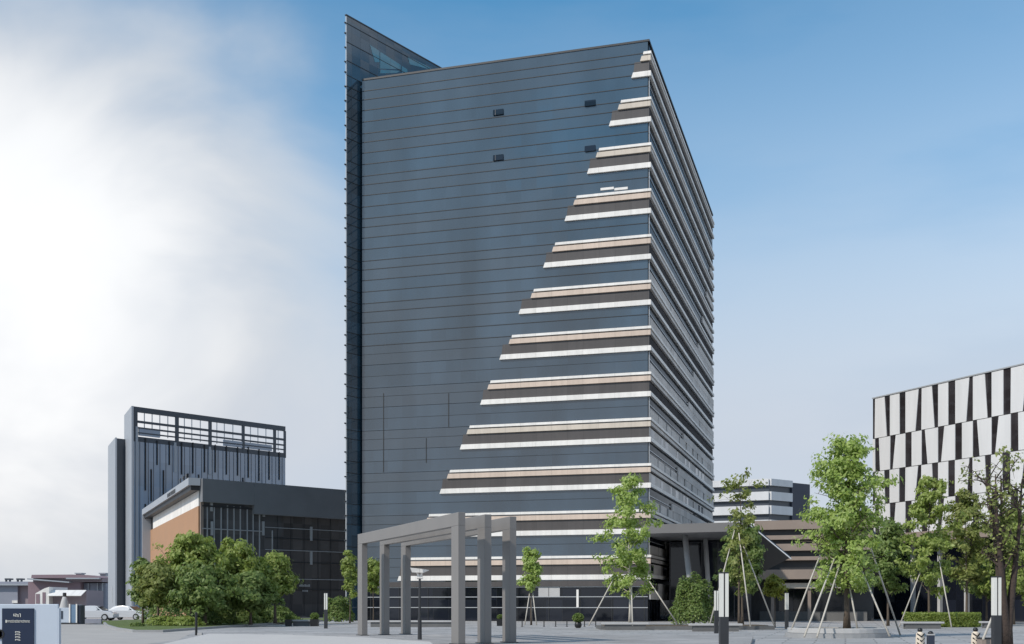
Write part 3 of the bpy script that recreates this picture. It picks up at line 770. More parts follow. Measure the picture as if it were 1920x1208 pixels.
for r, row in enumerate(rows):
    z1, z0 = zr[r] - 0.02, zr[r + 1]
    pt_, pb_ = 0.0, 0.0
    for a, b, c, d in row:
        ua, ub_, uc, ud = [max(0.0, ZF.u_at(X(v))) for v in (a, b, c, d)]
        if ua - pt_ > 0.05 or uc - pb_ > 0.05:
            m = MB(); ZF.box(m, pt_ + 0.01, ua - 0.01, z0 + 0.02, z1 - 0.02, -0.35, 0.0, ub=(pb_ + 0.01, uc - 0.01)); m.build('wall_panel', M_zwhite, zd)
        m = MB(); ZF.box(m, ua, ub_, z0, z1, -0.35, -0.05, ub=(uc, ud))
        w = m.build('slit_window', M_zwin, zd)
        pt_, pb_ = ub_, ud
    m = MB(); ZF.box(m, pt_ + 0.01, zlen, z0 + 0.02, z1 - 0.02, -0.35, 0.0, ub=(pb_ + 0.01, zlen)); m.build('wall_panel', M_zwhite, zd)
for px in (1690, 1740, 1790, 1850):
    u = ZF.u_at(px); m = MB(); ZF.box(m, u, u + 0.35, 0, zr[4] - 0.95, -1.6, -1.2); m.build('ground_column', M_stone, zd)

# ------------------------------------------------------------------ striped building far behind
c6 = Vector(PT(1442, 898, 200)[:2])
BL = Fac(c6, (-2180, 900), (-0.4, -0.9)); BR = Fac(c6, (1900, 1500), (0.6, -0.8))
HB = BL.z_at(1442, 898)
st = thing('striped_office_building', 'distant building with white and charcoal horizontal stripes', 'office building', (c6.x, c6.y, 0), world=True)
wb, wr_ = BL.u_at(1325), BR.u_at(1482)
g1 = Vector(BL.p(wb, 0)[:2]); g2 = Vector(BR.p(wr_, 0)[:2])
m = MB(); m.prism([tuple(c6), tuple(g1), (g1.x + 4, 240), (g2.x, 240), tuple(g2)], 0, HB - 0.2); m.build('dark_wall', M_slate, st)
for ya, yb in ((898, 910.5), (922, 938), (948, 964), (975, 991)):
    za, zb_ = BL.z_at(1442, ya), BL.z_at(1442, yb)
    m = MB(); BL.box(m, -0.0, wb, zb_, za, 0.0, 0.5); BR.box(m, 0.0, wr_, zb_, za, 0.0, 0.5); m.build('white_band', M_zwhite, st)
m = MB(); BR.box(m, wr_, BR.u_at(1516), 0, HB - 0.3, -3, 0.3); m.build('stair_tower', M_navy, st)
m = MB(); m.tube([(c6.x - 3.2, 204, HB), (c6.x - 3.2, 204, HB + 1.2)], 0.06); m.tube([(c6.x - 3.8, 204, HB + 1.1), (c6.x - 2.6, 204, HB + 1.1)], 0.06); m.build('roof_aerial', M_darkmetal, st)

# ------------------------------------------------------------------ low louvred building behind the big staked tree
c7 = Vector(PT(1620, 975, 112)[:2])
LF_ = Fac(c7, (-520, 2180), (-0.97, -0.23))
LF2 = Fac(Vector(PT(1425, 985, 113.5)[:2]), (2180, -640), (-0.3, -0.95))
lb = thing('louvred_pavilion', 'low dark pavilion with stacked beige louvre bands', 'pavilion', (c7.x, c7.y, 0), world=True)
h0 = Vector(LF2.o[:2]); wlv = 10.6
h1 = Vector(LF2.p(wlv, 0)[:2]); n2v = Vector((-LF2.n.x, -LF2.n.y))
m = MB(); m.prism([tuple(h0), tuple(h1), tuple(h1 + n2v * 10), tuple(h0 + n2v * 10)], 0, LF2.z_at(1500, 977) - 0.2); LF2.box(m, -1.1, -0.01, 0, 6.0, -6, -0.02); m.build('dark_wall', M_darkmetal, lb)
m = MB(); m.prism([(31, 124.0), (41, 124.0), (42, 132), (31, 132)], 0, 6.2); m.build('rear_wing', M_darkmetal, lb)
for ya, yb in ((976, 993), (1004, 1012), (1020, 1033), (1044, 1051)):
    za, zb_ = LF2.z_at(1500, ya), LF2.z_at(1500, yb)
    m = MB(); LF2.box(m, -0.5, wlv, zb_, za, 0.0, 0.6); m.build('louvre_band', M_stonebrown, lb)
m = MB(); za = LF2.z_at(1480, 1070); LF2.box(m, -1.5, 9.5, za - 0.9, za, 0.0, 3.2); m.build('awning', M_stonebrown, lb)
m = MB(); LF2.box(m, 1.0, 9.2, 3.1, 3.6, 0.0, 2.5); m.build('shop_header', M_beige, lb)
for u in (1.2, 4.6, 8.0):
    m = MB(); LF2.box(m, u, u + 0.3, 0, 3.1, 1.9, 2.3); m.build('awning_post', M_stonebrown, lb)
for u in (1.8, 5.2):
    m = MB(); LF2.box(m, u, u + 2.5, 0.1, 3.0, 0.02, 0.08); m.build('shop_window', M_gdark, lb)
m = MB(); LF2.box(m, 0, 10, 0.0, 0.9, 0.1, 0.5); m.build('shop_plinth', M_darkstone, lb)

# ------------------------------------------------------------------ entrance canopy
cn = thing('entrance_canopy', 'angular grey entrance canopy with a downswept wing beside the tower', 'canopy', (15, 100, 0), world=True)
A_ = PT(1206, 985, 101); B_ = PT(1400, 984, 97.5)
zc = A_.z
ms_ = MB()
poly = [(A_.x, A_.y), (B_.x, B_.y), (24.6, 118), (17.2, 121.5), (13.2, 108.3)]
ms_.prism(poly, zc - 0.72, zc); ms_.build('roof_slab', [M_fascia], cn)
m = MB()
for i in range(2):
    a, b = Vector(poly[i]), Vector(poly[i + 1])
    t = (b - a).normalized(); n = Vector((t.y, -t.x))
    m.add([(*(a + n * 0.02), zc - 0.74), (*(b + n * 0.02), zc - 0.74), (*(b + n * 0.02), zc + 0.03), (*(a + n * 0.02), zc + 0.03),
           (*(a + n * 0.10), zc - 0.74), (*(b + n * 0.10), zc - 0.74), (*(b + n * 0.10), zc + 0.03), (*(a + n * 0.10), zc + 0.03)],
          [(3, 2, 1, 0), (4, 5, 6, 7), (0, 1, 5, 4), (2, 3, 7, 6), (0, 4, 7, 3), (1, 2, 6, 5)])
m.build('edge_trim', M_canopy, cn)
# the wing, folded down to a point
C_ = PT(1482, 1046, 93); D_ = Vector((24.5, 116, zc - 0.1)); B2 = Vector((B_.x + 0.12, B_.y, zc - 0.05))
E_ = PT(1440, 1068, 103)
m = MB()
dn = Vector((0.12, 0.30, 0.10))
E_ = PT(1432, 1072, 99); D_ = PT(1384, 1030, 104)
top = [B2, C_, E_, D_]
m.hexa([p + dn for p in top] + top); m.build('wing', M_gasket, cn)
m = MB(); m.tube([B2 + Vector((0.05, -0.1, -0.1)), C_ + Vector((0.05, -0.1, -0.1))], 0.05, 6); m.build('wing_edge', M_steel, cn)
m = MB(); m.tube([PT(1284, 999, 103), PT(1301, 1165.5, 103)], [0.26, 0.26], 12); m.build('raking_column', M_kerb, cn, smooth=True)
m = MB(); m.tube([PT(1322, 1000, 108), PT(1332, 1164, 108)], [0.22, 0.22], 12); m.build('raking_column', M_kerb, cn, smooth=True)
# dark glazed lobby under the canopy
lo = thing('entrance_lobby', 'dark glazed lobby under the angular canopy', 'lobby', (18, 112, 0), world=True)
m = MB(); m.prism([(15.2, 112.0), (22.6, 110.2), (24.0, 121.5), (18.4, 124.0)], 0, zc - 0.85); m.build('lobby_glass', M_gdark, lo)
for i in range(6):
    x = 15.2 + 7.4 * i / 5; y = 112.0 - 1.8 * i / 5 - 0.06
    m = MB(); m.box(x - 0.05, x + 0.05, y - 0.06, y, 0, zc - 0.85); m.build('lobby_mullion', M_darkmetal, lo)

# ------------------------------------------------------------------ three nested portal frames in the foreground
PA, PB = Vector((-6.87, 52.7)), Vector((-1.73, 40.1))
pd = (PB - PA).normalized(); plen = (PB - PA).length
PH, PW, PTk, BD = 4.57, 0.74, 0.26, 0.46
def portal():
    r = thing('portal_frame', '', 'portal frame', (0, 0, 0), 0.0, 'nested grey portal frames')
    m = MB(); m.box(0, PW, -PTk / 2, PTk / 2, 0, PH - BD); m.build('column', M_frame, r, bevel=0.012)
    m = MB(); m.box(plen - PW, plen, -PTk / 2, PTk / 2, 0, PH - BD); m.build('column', M_frame, r, bevel=0.012)
    m = MB(); m.box(0, plen, -PTk / 2, PTk / 2, PH - BD, PH); m.build('beam', M_frame, r, bevel=0.012)
    for u in (PW / 2, plen - PW / 2):
        m = MB(); m.box(u - PW / 2 - 0.06, u + PW / 2 + 0.06, -PTk / 2 - 0.06, PTk / 2 + 0.06, 0.0, 0.03); m.build('base_plate', M_darkmetal, r)
    return r
pang = math.atan2(pd.y, pd.x)
plab = ['grey portal frame whose beam is outermost and unobstructed, leftmost of the nested three',
        'grey portal frame standing between the other two of the nested three',
        'grey portal frame nearest the staked sapling, rightmost of the nested three']
P0 = portal()
for i in range(3):
    loc = (PA.x + 0.885 * i, PA.y + 0.98 * i, TZ)
    if i == 0: P0.location = loc; P0.rotation_euler = (0, 0, pang); P0['label'] = plab[0]
    else: dup(P0, loc, pang, plab[i])

# ------------------------------------------------------------------ trees
def tubes_and_leaves(seed, h, crown, nl, leaf, clear, trunk_r, lean=(0, 0), limbs=26, sub=3, clump=0.45, droop=0.1, bare=0.0, multi=1):
    """crown: function t(0..1 up the crown) -> radius; returns trunk MB and leaf arrays"""
    rg = random.Random(seed); nr = np.random.default_rng(seed)
    tb = MB()
    tips = []
    n = 9
    for tr in range(multi):
        pts = []; rad = []
        ang = rg.uniform(0, 6.28); sp = 0.0 if multi == 1 else h * 0.10
        ph = rg.uniform(0, 6.28)
        for i in range(n + 1):
            t = i / n
            z = t * h * (0.97 if multi == 1 else rg.uniform(0.9, 0.97))
            w = 0.015 * h * math.sin(t * 5 + ph) * t
            pts.append(Vector((lean[0] * t * t + w + math.cos(ang) * sp * t, lean[1] * t * t + w * 0.6 + math.sin(ang) * sp * t, z)))
            rad.append(max(0.012, trunk_r * (1 - 0.90 * t ** 0.85) * (1.35 if i == 0 else 1)))
        tb.tube(pts, rad, 8)
        def at(z):
            t = min(max(z / (h * 0.97), 0), 1) * n; i = min(int(t), n - 1); f = t - i
            return pts[i].lerp(pts[i + 1], f)
        for k in range(limbs // multi):
            tt = (k + rg.random()) / max(1, limbs // multi)
            zc_ = clear + (h - clear) * (0.04 + 0.96 * tt)
            r = crown(tt) * rg.uniform(0.45, 1.12)
            az = k * 2.4 + rg.uniform(-0.5, 0.5)
            rise = rg.uniform(0.15, 0.6) * r
            s = at(max(clear * 0.8, zc_ - rise)); e = at(zc_) + Vector((math.cos(az) * r, math.sin(az) * r, 0))
            e.z = min(zc_ + rg.uniform(-0.03, 0.08) * h, h * 1.02)
            mid = s.lerp(e, 0.5) + Vector((rg.uniform(-.1, .1) * r, rg.uniform(-.1, .1) * r, 0.12 * r))
            r0 = max(0.010, trunk_r * 0.33 * (1 - 0.6 * tt))
            tb.tube([s, mid, e], [r0, r0 * 0.6, 0.006], 5, cap=False)
            tips.append((e, 1.0)); tips.append((mid.lerp(e, 0.45), 0.8))
            for j in range(sub):
                f = rg.uniform(0.35, 0.95)
                b0 = s.lerp(mid, f * 2) if f < 0.5 else mid.lerp(e, f * 2 - 1)
                d = Vector((rg.gauss(0, 1), rg.gauss(0, 1), rg.gauss(0.35, 0.7))).normalized() * (r * rg.uniform(0.25, 0.55) + 0.12)
                e2 = b0 + d
                tb.tube([b0, b0.lerp(e2, 0.5) + Vector((0, 0, 0.04)), e2], [r0 * 0.45, r0 * 0.3, 0.004], 4, cap=False)
                tips.append((e2, 0.8)); tips.append((b0.lerp(e2, 0.5), 0.5))
    tp = np.array([list(t[0]) for t in tips]); wt = np.array([t[1] for t in tips])
    # clumps of uneven density
    wt = wt * nr.uniform(0.25, 1.6, len(wt)) * (nr.random(len(wt)) > bare)
    wt /= wt.sum()
    idx = nr.choice(len(tp), nl, p=wt)
    off = nr.normal(0, 1, (nl, 3)); off /= np.linalg.norm(off, axis=1)[:, None]
    off *= (nr.random(nl) ** 0.6)[:, None] * clump
    off[:, 2] *= 0.75
    cen = tp[idx] + off
    ax = cen * np.array([1, 1, 0.0]); ax /= (np.linalg.norm(ax, axis=1)[:, None] + 0.15)
    lo_ = off / (clump + 1e-6)
    nrm = ax * 0.9 + lo_ * 0.8 + np.array([0, 0, 0.55]) + nr.normal(0, 0.45, (nl, 3)); nrm /= np.linalg.norm(nrm, axis=1)[:, None]
    u = np.cross(nrm, nr.normal(0, 1, (nl, 3))); u[:, 2] -= droop; u /= np.linalg.norm(u, axis=1)[:, None]
    v = np.cross(nrm, u); v /= np.linalg.norm(v, axis=1)[:, None]
    a = leaf * nr.uniform(0.6, 1.35, nl)[:, None]; b = a * nr.uniform(0.42, 0.62, nl)[:, None]
    V = np.empty((nl, 4, 3), dtype=np.float32)
    V[:, 0] = cen - u * a; V[:, 1] = cen + v * b - u * a * 0.1; V[:, 2] = cen + u * a; V[:, 3] = cen - v * b - u * a * 0.1
    return tb, V

def leaf_mesh(name, V, mt, parent):
    nl = len(V)
    me = bpy.data.meshes.new(name)
    me.vertices.add(nl * 4); me.loops.add(nl * 4); me.polygons.add(nl)
    me.vertices.foreach_set('co', V.reshape(-1).astype(np.float32))
    me.loops.foreach_set('vertex_index', np.arange(nl * 4, dtype=np.int32))
    me.polygons.foreach_set('loop_start', np.arange(0, nl * 4, 4, dtype=np.int32))
    me.polygons.foreach_set('loop_total', np.full(nl, 4, dtype=np.int32))
    me.materials.append(mt); me.update(calc_edges=True); me.validate()
    o = bpy.data.objects.new(name, me); COL.objects.link(o); o.parent = parent
    return o

PROF = {
 'oval': lambda w: (lambda t: w * (0.35 + 0.65 * math.sin(math.pi * min(1, 0.12 + 0.88 * t)) ** 0.8)),
 'cone': lambda w: (lambda t: w * (0.25 + 0.75 * (1 - t)) * (0.75 + 0.5 * min(1, t * 5)) * 0.85),
 'round': lambda w: (lambda t: w * math.sqrt(max(0.05, 1 - (2 * t - 0.9) ** 2 / 1.25))),
 'tall': lambda w: (lambda t: w * (0.55 + 0.45 * math.sin(math.pi * t * 0.9)) * (1.0 - 0.45 * t)),
 'vase': lambda w: (lambda t: w * (0.35 + 0.65 * t)),
}
def tree(name, label, px, Y, pytop, pybase_crown, wpx, prof, lm, nl, leaf, seed, z0=0.0, trunk_r=0.10, bark=None, limbs=26, sub=3, clump=0.45, stakes=None, cat='tree', group=None, bare=0.0, multi=1, lean=(0, 0), droop=0.1):
    X0 = (px - 960) / F * Y
    top = CH + (HZ - pytop) / F * Y - z0; clear = CH + (HZ - pybase_crown) / F * Y - z0
    w = wpx / F * Y / 2
    r = thing(name, label, cat, (X0, Y, z0), 0, group)
    tbm, V = tubes_and_leaves(seed, top, PROF[prof](max(0.2, w - clump * 0.5)), nl, leaf, max(0.15, clear), trunk_r, lean, limbs, sub, clump, droop, bare, multi)
    tbm.build('trunk', bark or M_bark, r, smooth=True)
    leaf_mesh('crown', V, lm, r)
    for (bx, by, tx, ty, dy) in (stakes or []):
        # stake from a foot on the ground (photo column, depth offset) up to the stem
        Yf = Y + dy
        foot = Vector(((bx - 960) / F * Yf - X0, dy, by - z0))
        headp = Vector(((tx - 960) / F * Y - X0, dy * 0.12, CH + (HZ - ty) / F * Y - z0))
        m = MB(); m.tube([foot, headp], [0.045, 0.035], 7); m.build('stake', M_stake, r, smooth=True)
    return r

# left group on the lawn
tg = 'trees on the left lawn'
tree('leafy_tree', 'dark small tree at the road end of the lawn', 268, 83, 1056, 1138, 66, 'round', LF_dark, 5200, 0.15, 11, 0.12, 0.09, group=tg, clump=0.42)
tree('leafy_tree', 'broad bright-topped tree in front of the orange wall', 360, 84, 1014, 1112, 122, 'oval', LF_mid, 9500, 0.155, 12, 0.12, 0.16, group=tg, limbs=40, clump=0.5)
tree('leafy_tree', 'bushy tree whose top stands against the pale mullions', 440, 86, 1022, 1112, 104, 'oval', LF_mid, 8000, 0.155, 13, 0.12, 0.15, group=tg, limbs=36, clump=0.5)
tree('leafy_tree', 'lower green tree against the dark annexe wall, right of the bushy one', 516, 88, 1046, 1118, 92, 'oval', LF_mid, 6500, 0.15, 14, 0.12, 0.13, group=tg, limbs=32, clump=0.5)
tree('leafy_tree', 'low olive tree filling the gap below the orange wall', 296, 81, 1064, 1132, 100, 'oval', LF_olive, 6000, 0.15, 15, 0.12, 0.12, group=tg, limbs=30, clump=0.5)
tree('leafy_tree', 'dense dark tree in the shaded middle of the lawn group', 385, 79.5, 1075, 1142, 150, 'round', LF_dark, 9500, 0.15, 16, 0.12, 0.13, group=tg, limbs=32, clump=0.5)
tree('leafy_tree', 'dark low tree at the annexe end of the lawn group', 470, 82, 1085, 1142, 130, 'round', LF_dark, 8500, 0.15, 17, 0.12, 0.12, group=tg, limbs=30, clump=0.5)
# shrubs along the lawn
def bush(name, label, px, Y, pytop, wpx, lm, nl, leaf, seed, z0=0.12, cat='shrub', group=None, flat=1.0):
    X0 = (px - 960) / F * Y
    h = CH + (HZ - pytop) / F * Y - z0; w = wpx / F * Y / 2
    r = thing(name, label, cat, (X0, Y, z0), 0, group)
    nr = np.random.default_rng(seed)
    d = nr.normal(0, 1, (nl, 3)); d /= np.linalg.norm(d, axis=1)[:, None]; d[:, 2] = np.abs(d[:, 2]) ** 0.62
    lump = 1 + 0.16 * np.sin(d[:, 0] * 5 + seed) * np.cos(d[:, 1] * 6 + seed * 2) + 0.08 * np.sin(d[:, 2] * 9)
    rr = (0.72 + 0.28 * nr.random(nl) ** 0.5) * lump
    cen = d * rr[:, None] * np.array([w, w * flat, h * 0.92])
    cen[:, 2] += 0.03
    nrm = d + np.array([0, 0, 0.3]) + nr.normal(0, 0.5, (nl, 3)); nrm /= np.linalg.norm(nrm, axis=1)[:, None]
    u = np.cross(nrm, nr.normal(0, 1, (nl, 3))); u /= np.linalg.norm(u, axis=1)[:, None]
    v = np.cross(nrm, u)
    a = leaf * nr.uniform(0.6, 1.3, nl)[:, None]; b = a * 0.5
    V = np.empty((nl, 4, 3), dtype=np.float32)
    V[:, 0] = cen - u * a; V[:, 1] = cen + v * b; V[:, 2] = cen + u * a; V[:, 3] = cen - v * b
    leaf_mesh('foliage', V, lm, r)
    m = MB()
    for k in range(7):
        an_ = k * 0.9; m.tube([(0.05 * math.cos(an_), 0.05 * math.sin(an_), 0), (0.5 * w * math.cos(an_), 0.5 * w * math.sin(an_), h * 0.7)], [0.03, 0.01], 5)
    m.build('stems', M_bark, r)
    return r
sg = 'shrubs along the left lawn'
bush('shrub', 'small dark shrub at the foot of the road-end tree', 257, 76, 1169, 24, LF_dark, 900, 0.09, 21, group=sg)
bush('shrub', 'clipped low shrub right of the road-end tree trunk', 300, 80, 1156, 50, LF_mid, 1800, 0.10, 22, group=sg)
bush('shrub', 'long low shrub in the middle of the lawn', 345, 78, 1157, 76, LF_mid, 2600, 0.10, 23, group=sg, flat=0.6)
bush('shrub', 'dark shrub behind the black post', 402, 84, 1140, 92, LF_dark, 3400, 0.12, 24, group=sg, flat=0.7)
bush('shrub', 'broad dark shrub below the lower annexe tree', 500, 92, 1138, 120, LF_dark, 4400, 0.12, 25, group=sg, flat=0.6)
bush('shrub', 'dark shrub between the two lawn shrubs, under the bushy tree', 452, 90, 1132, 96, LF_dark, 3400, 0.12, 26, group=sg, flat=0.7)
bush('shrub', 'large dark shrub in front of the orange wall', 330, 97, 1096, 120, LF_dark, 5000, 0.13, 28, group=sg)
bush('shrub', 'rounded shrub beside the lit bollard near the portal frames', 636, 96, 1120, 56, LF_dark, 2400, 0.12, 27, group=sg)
tree('young_tree', 'slim young tree by the glass fin at the foot of the tower', 656, 94, 1040, 1118, 46, 'tall', LF_mid, 2600, 0.13, 31, 0.05, 0.06, clump=0.32, limbs=18)
tree('young_tree', 'small leafy tree glimpsed between the left portal columns', 700, 100, 1050, 1110, 50, 'oval', LF_mid, 2600, 0.14, 32, 0.0, 0.06, clump=0.35, limbs=16)
tree('young_tree', 'small yellow-green sapling just right of the portal frames', 996, 88, 1036, 1108, 54, 'oval', LF_bright, 2600, 0.12, 33, 0.0, 0.06, clump=0.34, limbs=20,
     stakes=[(984, 0.02, 993, 1112, -0.8), (1006, 0.02, 999, 1112, -0.8), (997, 0.02, 996, 1110, 0.9)])
# staked trees of the plaza
tree('staked_tree', 'bright yellow-green staked tree in front of the tower corner', 1181, 72, 908, 1122, 116, 'oval', LF_bright, 7600, 0.115, 41, 0.25, 0.085, clump=0.42, limbs=34, bark=M_stake,
     stakes=[(1104, 0.25, 1150, 1086, -0.6), (1272, 0.25, 1217, 1090, -0.4), (1186, 0.25, 1183, 1090, -2.0)])
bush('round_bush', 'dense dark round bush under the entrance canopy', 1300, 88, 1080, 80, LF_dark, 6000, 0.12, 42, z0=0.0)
tree('staked_tree', 'thin-topped staked tree in front of the entrance canopy', 1386, 70, 893, 1118, 112, 'vase', LF_olive, 1900, 0.12, 43, 0.25, 0.08, clump=0.38, limbs=30, bare=0.35,
     stakes=[(1330, 0.25, 1378, 990, -0.8), (1407, 0.25, 1384, 1000, -1.8), (1452, 0.25, 1389, 1010, 0.6)])
tree('leafy_tree', 'dark bushy tree below the downswept canopy wing', 1392, 76, 1000, 1110, 108, 'round', LF_dark, 6200, 0.15, 44, 0.2, 0.09, clump=0.45, limbs=28)
tree('staked_tree', 'tallest full green staked tree in the stone ring planter', 1588, 54.6, 836, 1112, 176, 'oval', LF_bright, 12500, 0.105, 45, 0.36, 0.15, clump=0.42, limbs=58, sub=5, bare=0.25,
     stakes=[(1484, 0.36, 1538, 1040, -0.2), (1508, 0.10, 1562, 1045, -3.0), (1532, 0.10, 1570, 1060, -3.2), (1668, 0.10, 1600, 1040, -2.2), (1608, 0.36, 1590, 1090, -0.8), (1688, 0.05, 1626, 1000, 1.8)])
tree('leafy_tree', 'dark tree behind the stone ring planter', 1665, 84, 985, 1115, 96, 'round', LF_dark, 6000, 0.15, 46, 0.0, 0.10, clump=0.48, limbs=28)
tree('staked_tree', 'slender staked tree rising from the clipped hedge', 1742, 80, 898, 1112, 112, 'oval', LF_mid, 6500, 0.14, 47, 0.0, 0.10, clump=0.42, limbs=34, bare=0.1,
     stakes=[(1686, 0.05, 1738, 1040, -0.5), (1784, 0.05, 1756, 1040, -2.5), (1706, 0.05, 1740, 1060, 1.8)])
tree('leafy_tree', 'loose green tree behind the right half of the hedge', 1812, 92, 930, 1105, 120, 'round', LF_olive, 6800, 0.15, 48, 0.0, 0.12, clump=0.45, limbs=34, bare=0.15)
tree('leafy_tree', 'green tree at the edge of the picture behind the bare-limbed one', 1900, 90, 965, 1120, 130, 'round', LF_mid, 7600, 0.15, 49, 0.0, 0.12, clump=0.5, limbs=34)
tree('leafy_tree', 'low dark tree filling the shade right of the hedge', 1850, 96, 1045, 1120, 130, 'round', LF_dark, 6500, 0.16, 50, 0.0, 0.11, clump=0.5, limbs=28)
tree('bare_limbed_tree', 'brown tree with bare upright limbs and few leaves', 1886, 41.5, 868, 1070, 175, 'vase', LF_olive, 1500, 0.075, 51, 0.0, 0.20, bark=M_barkd, clump=0.3, limbs=44, sub=4, bare=0.45, multi=4,
     stakes=[(1843, 0.3, 1874, 1118, -0.9)])
tree('ball_tree', 'small yellow-green ball tree in front of the shop awning', 1453, 78, 1084, 1120, 44, 'round', LF_yell, 2200, 0.10, 52, 0.0, 0.045, clump=0.3, limbs=18)

# ------------------------------------------------------------------ planters, hedge, benches
def ring(px0, px1, pybase, pytop, name, label, inner=0.3, zt_=0.36):
    Yf = CH * F / (pybase - HZ)
    rad = (px1 - px0) / 2 / F * Yf
    cx = ((px0 + px1) / 2 - 960) / F * (Yf + rad); cy = Yf + rad
    return cx, cy, rad
pl = thing('ring_planter', 'low round stone planter at the foot of the tallest staked tree', 'planter', (PT(1570, 1135, 54.8).x, 54.8, 0))
m = MB(); m.lathe([(2.42, 0), (2.42, 0.20), (2.0, 0.20), (2.0, 0.0)], 40); m.build('lower_step', M_kerb, pl)
m = MB(); m.lathe([(2.28, 0.20), (2.30, 0.22), (2.30, 0.42), (2.27, 0.44), (1.95, 0.44), (1.95, 0.21)], 40); m.build('rim', M_stone, pl)
m = MB(); m.lathe([(1.95, 0.25), (1.95, 0.36), (0.9, 0.40), (0.02, 0.42)], 32); m.build('soil', M_soil, pl)
hx = PT(1765, 1135, 80).x
hd = thing('clipped_hedge', 'long clipped green hedge with rounded ends', 'hedge', (hx, 80, 0))
nr = np.random.default_rng(61); nlv = 9000
hu = nr.uniform(-1, 1, nlv); side = nr.random(nlv)
lx = 2.62 * hu; half = 1.0 * np.sqrt(np.clip(1 - hu ** 4, 0.02, 1)); th = nr.uniform(0, math.pi, nlv)
cen = np.stack([lx, np.where(side < 0.5, -half * np.cos(0) * 1.0, nr.uniform(-1, 1, nlv) * half), np.where(side < 0.5, nr.uniform(0.05, 0.92, nlv), 0.92)], 1)
cen += nr.normal(0, 0.035, cen.shape)
u_ = nr.normal(0, 1, (nlv, 3)); u_ /= np.linalg.norm(u_, axis=1)[:, None]
v_ = np.cross(u_, nr.normal(0, 1, (nlv, 3))); v_ /= np.linalg.norm(v_, axis=1)[:, None]
V = np.empty((nlv, 4, 3), dtype=np.float32); a_ = 0.07
V[:, 0] = cen - u_ * a_; V[:, 1] = cen + v_ * a_ * .5; V[:, 2] = cen + u_ * a_; V[:, 3] = cen - v_ * a_ * .5
leaf_mesh('foliage', V, LF_mid, hd)
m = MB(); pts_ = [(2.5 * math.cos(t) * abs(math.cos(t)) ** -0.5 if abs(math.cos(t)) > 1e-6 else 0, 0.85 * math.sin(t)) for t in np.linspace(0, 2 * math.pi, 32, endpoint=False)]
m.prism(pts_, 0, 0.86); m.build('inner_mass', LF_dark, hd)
def bench(px0, px1, Y, label):
    x0 = (px0 - 960) / F * Y; x1 = (px1 - 960) / F * Y
    r = thing('stone_bench', label, 'bench', ((x0 + x1) / 2, Y, 0), 0, 'pale stone benches on the plaza')
    w = (x1 - x0) / 2
    m = MB(); m.box(-w, w, -0.28, 0.28, 0.33, 0.45); m.build('seat', M_stone, r, bevel=0.02)
    m = MB(); m.box(-w + 0.2, w - 0.2, -0.2, 0.2, 0.0, 0.33); m.build('base', M_darkstone, r)
    return r
bench(1128, 1216, 70.2, 'pale stone bench below the bright staked tree at the tower corner')
bench(1292, 1391, 66.5, 'pale stone bench below the entrance canopy')
bench(1690, 1768, 74, 'pale stone bench against the clipped hedge')
bench(1838, 1866, 76, 'short pale stone bench right of the hedge')
bench(690, 856, 80, 'long pale bench seen between the portal columns')
bench(545, 586, 84, 'short pale block bench between two black pots')
# dark raised bed in front of the entrance
x0, x1 = PT(1122, 0, 73).x, PT(1440, 0, 73).x
pb = thing('raised_bed', 'long dark stone planting bed in front of the entrance', 'planter', ((x0 + x1) / 2, 73, 0))
w = (x1 - x0) / 2
m = MB(); m.prism([(-w, -1.9), (w * 0.2, -2.6), (w, -1.9), (w, 2.2), (-w, 2.2)], 0, 0.22); m.build('bed_wall', M_darkstone, pb, bevel=0.02)
m = MB(); m.prism([(-w + 0.3, -1.5), (w * 0.2, -2.2), (w - 0.3, -1.5), (w - 0.3, 1.9), (-w + 0.3, 1.9)], 0.22, 0.26); m.build('soil', M_soil, pb)

# ------------------------------------------------------------------ street furniture
def bollard():
    r = thing('light_bollard', '', 'bollard light', (0, 0, 0), 0, 'slim bollard lights')
    m = MB(); m.box(-0.105, 0.105, -0.105, 0.105, 0, 1.22); m.build('post', M_darkmetal, r, bevel=0.008)
    m = MB(); m.box(-0.10, -0.018, -0.10, 0.10, 1.22, 2.27); m.box(0.018, 0.10, -0.10, 0.10, 1.22, 2.27); m.build('diffuser', M_lamp, r)
    m = MB(); m.box(-0.018, 0.018, -0.085, 0.085, 1.22, 2.27); m.build('spine', M_darkmetal, r)
    m = MB(); m.box(-0.105, 0.105, -0.105, 0.105, 2.27, 2.30); m.build('cap', M_darkmetal, r)
    return r
bl = [(1357, 28.2, 'nearest slim bollard light, tall in front of the entrance canopy'),
      (611, 75, 'slim bollard light on the pavement left of the portal frames'),
      (1343, 62, 'slim bollard light half hidden behind the tall nearest one'),
      (1475, 74, 'slim bollard light in front of the shop awning'),
      (1868, 32.3, 'slim bollard light half hidden by the bare-limbed tree trunk')]
B0 = bollard()
for i, (px, Y, lab) in enumerate(bl):
    loc = ((px - 960) / F * Y, Y, 0.0)
    if i == 0: B0.location = loc; B0['label'] = lab
    else: dup(B0, loc, 0, lab)
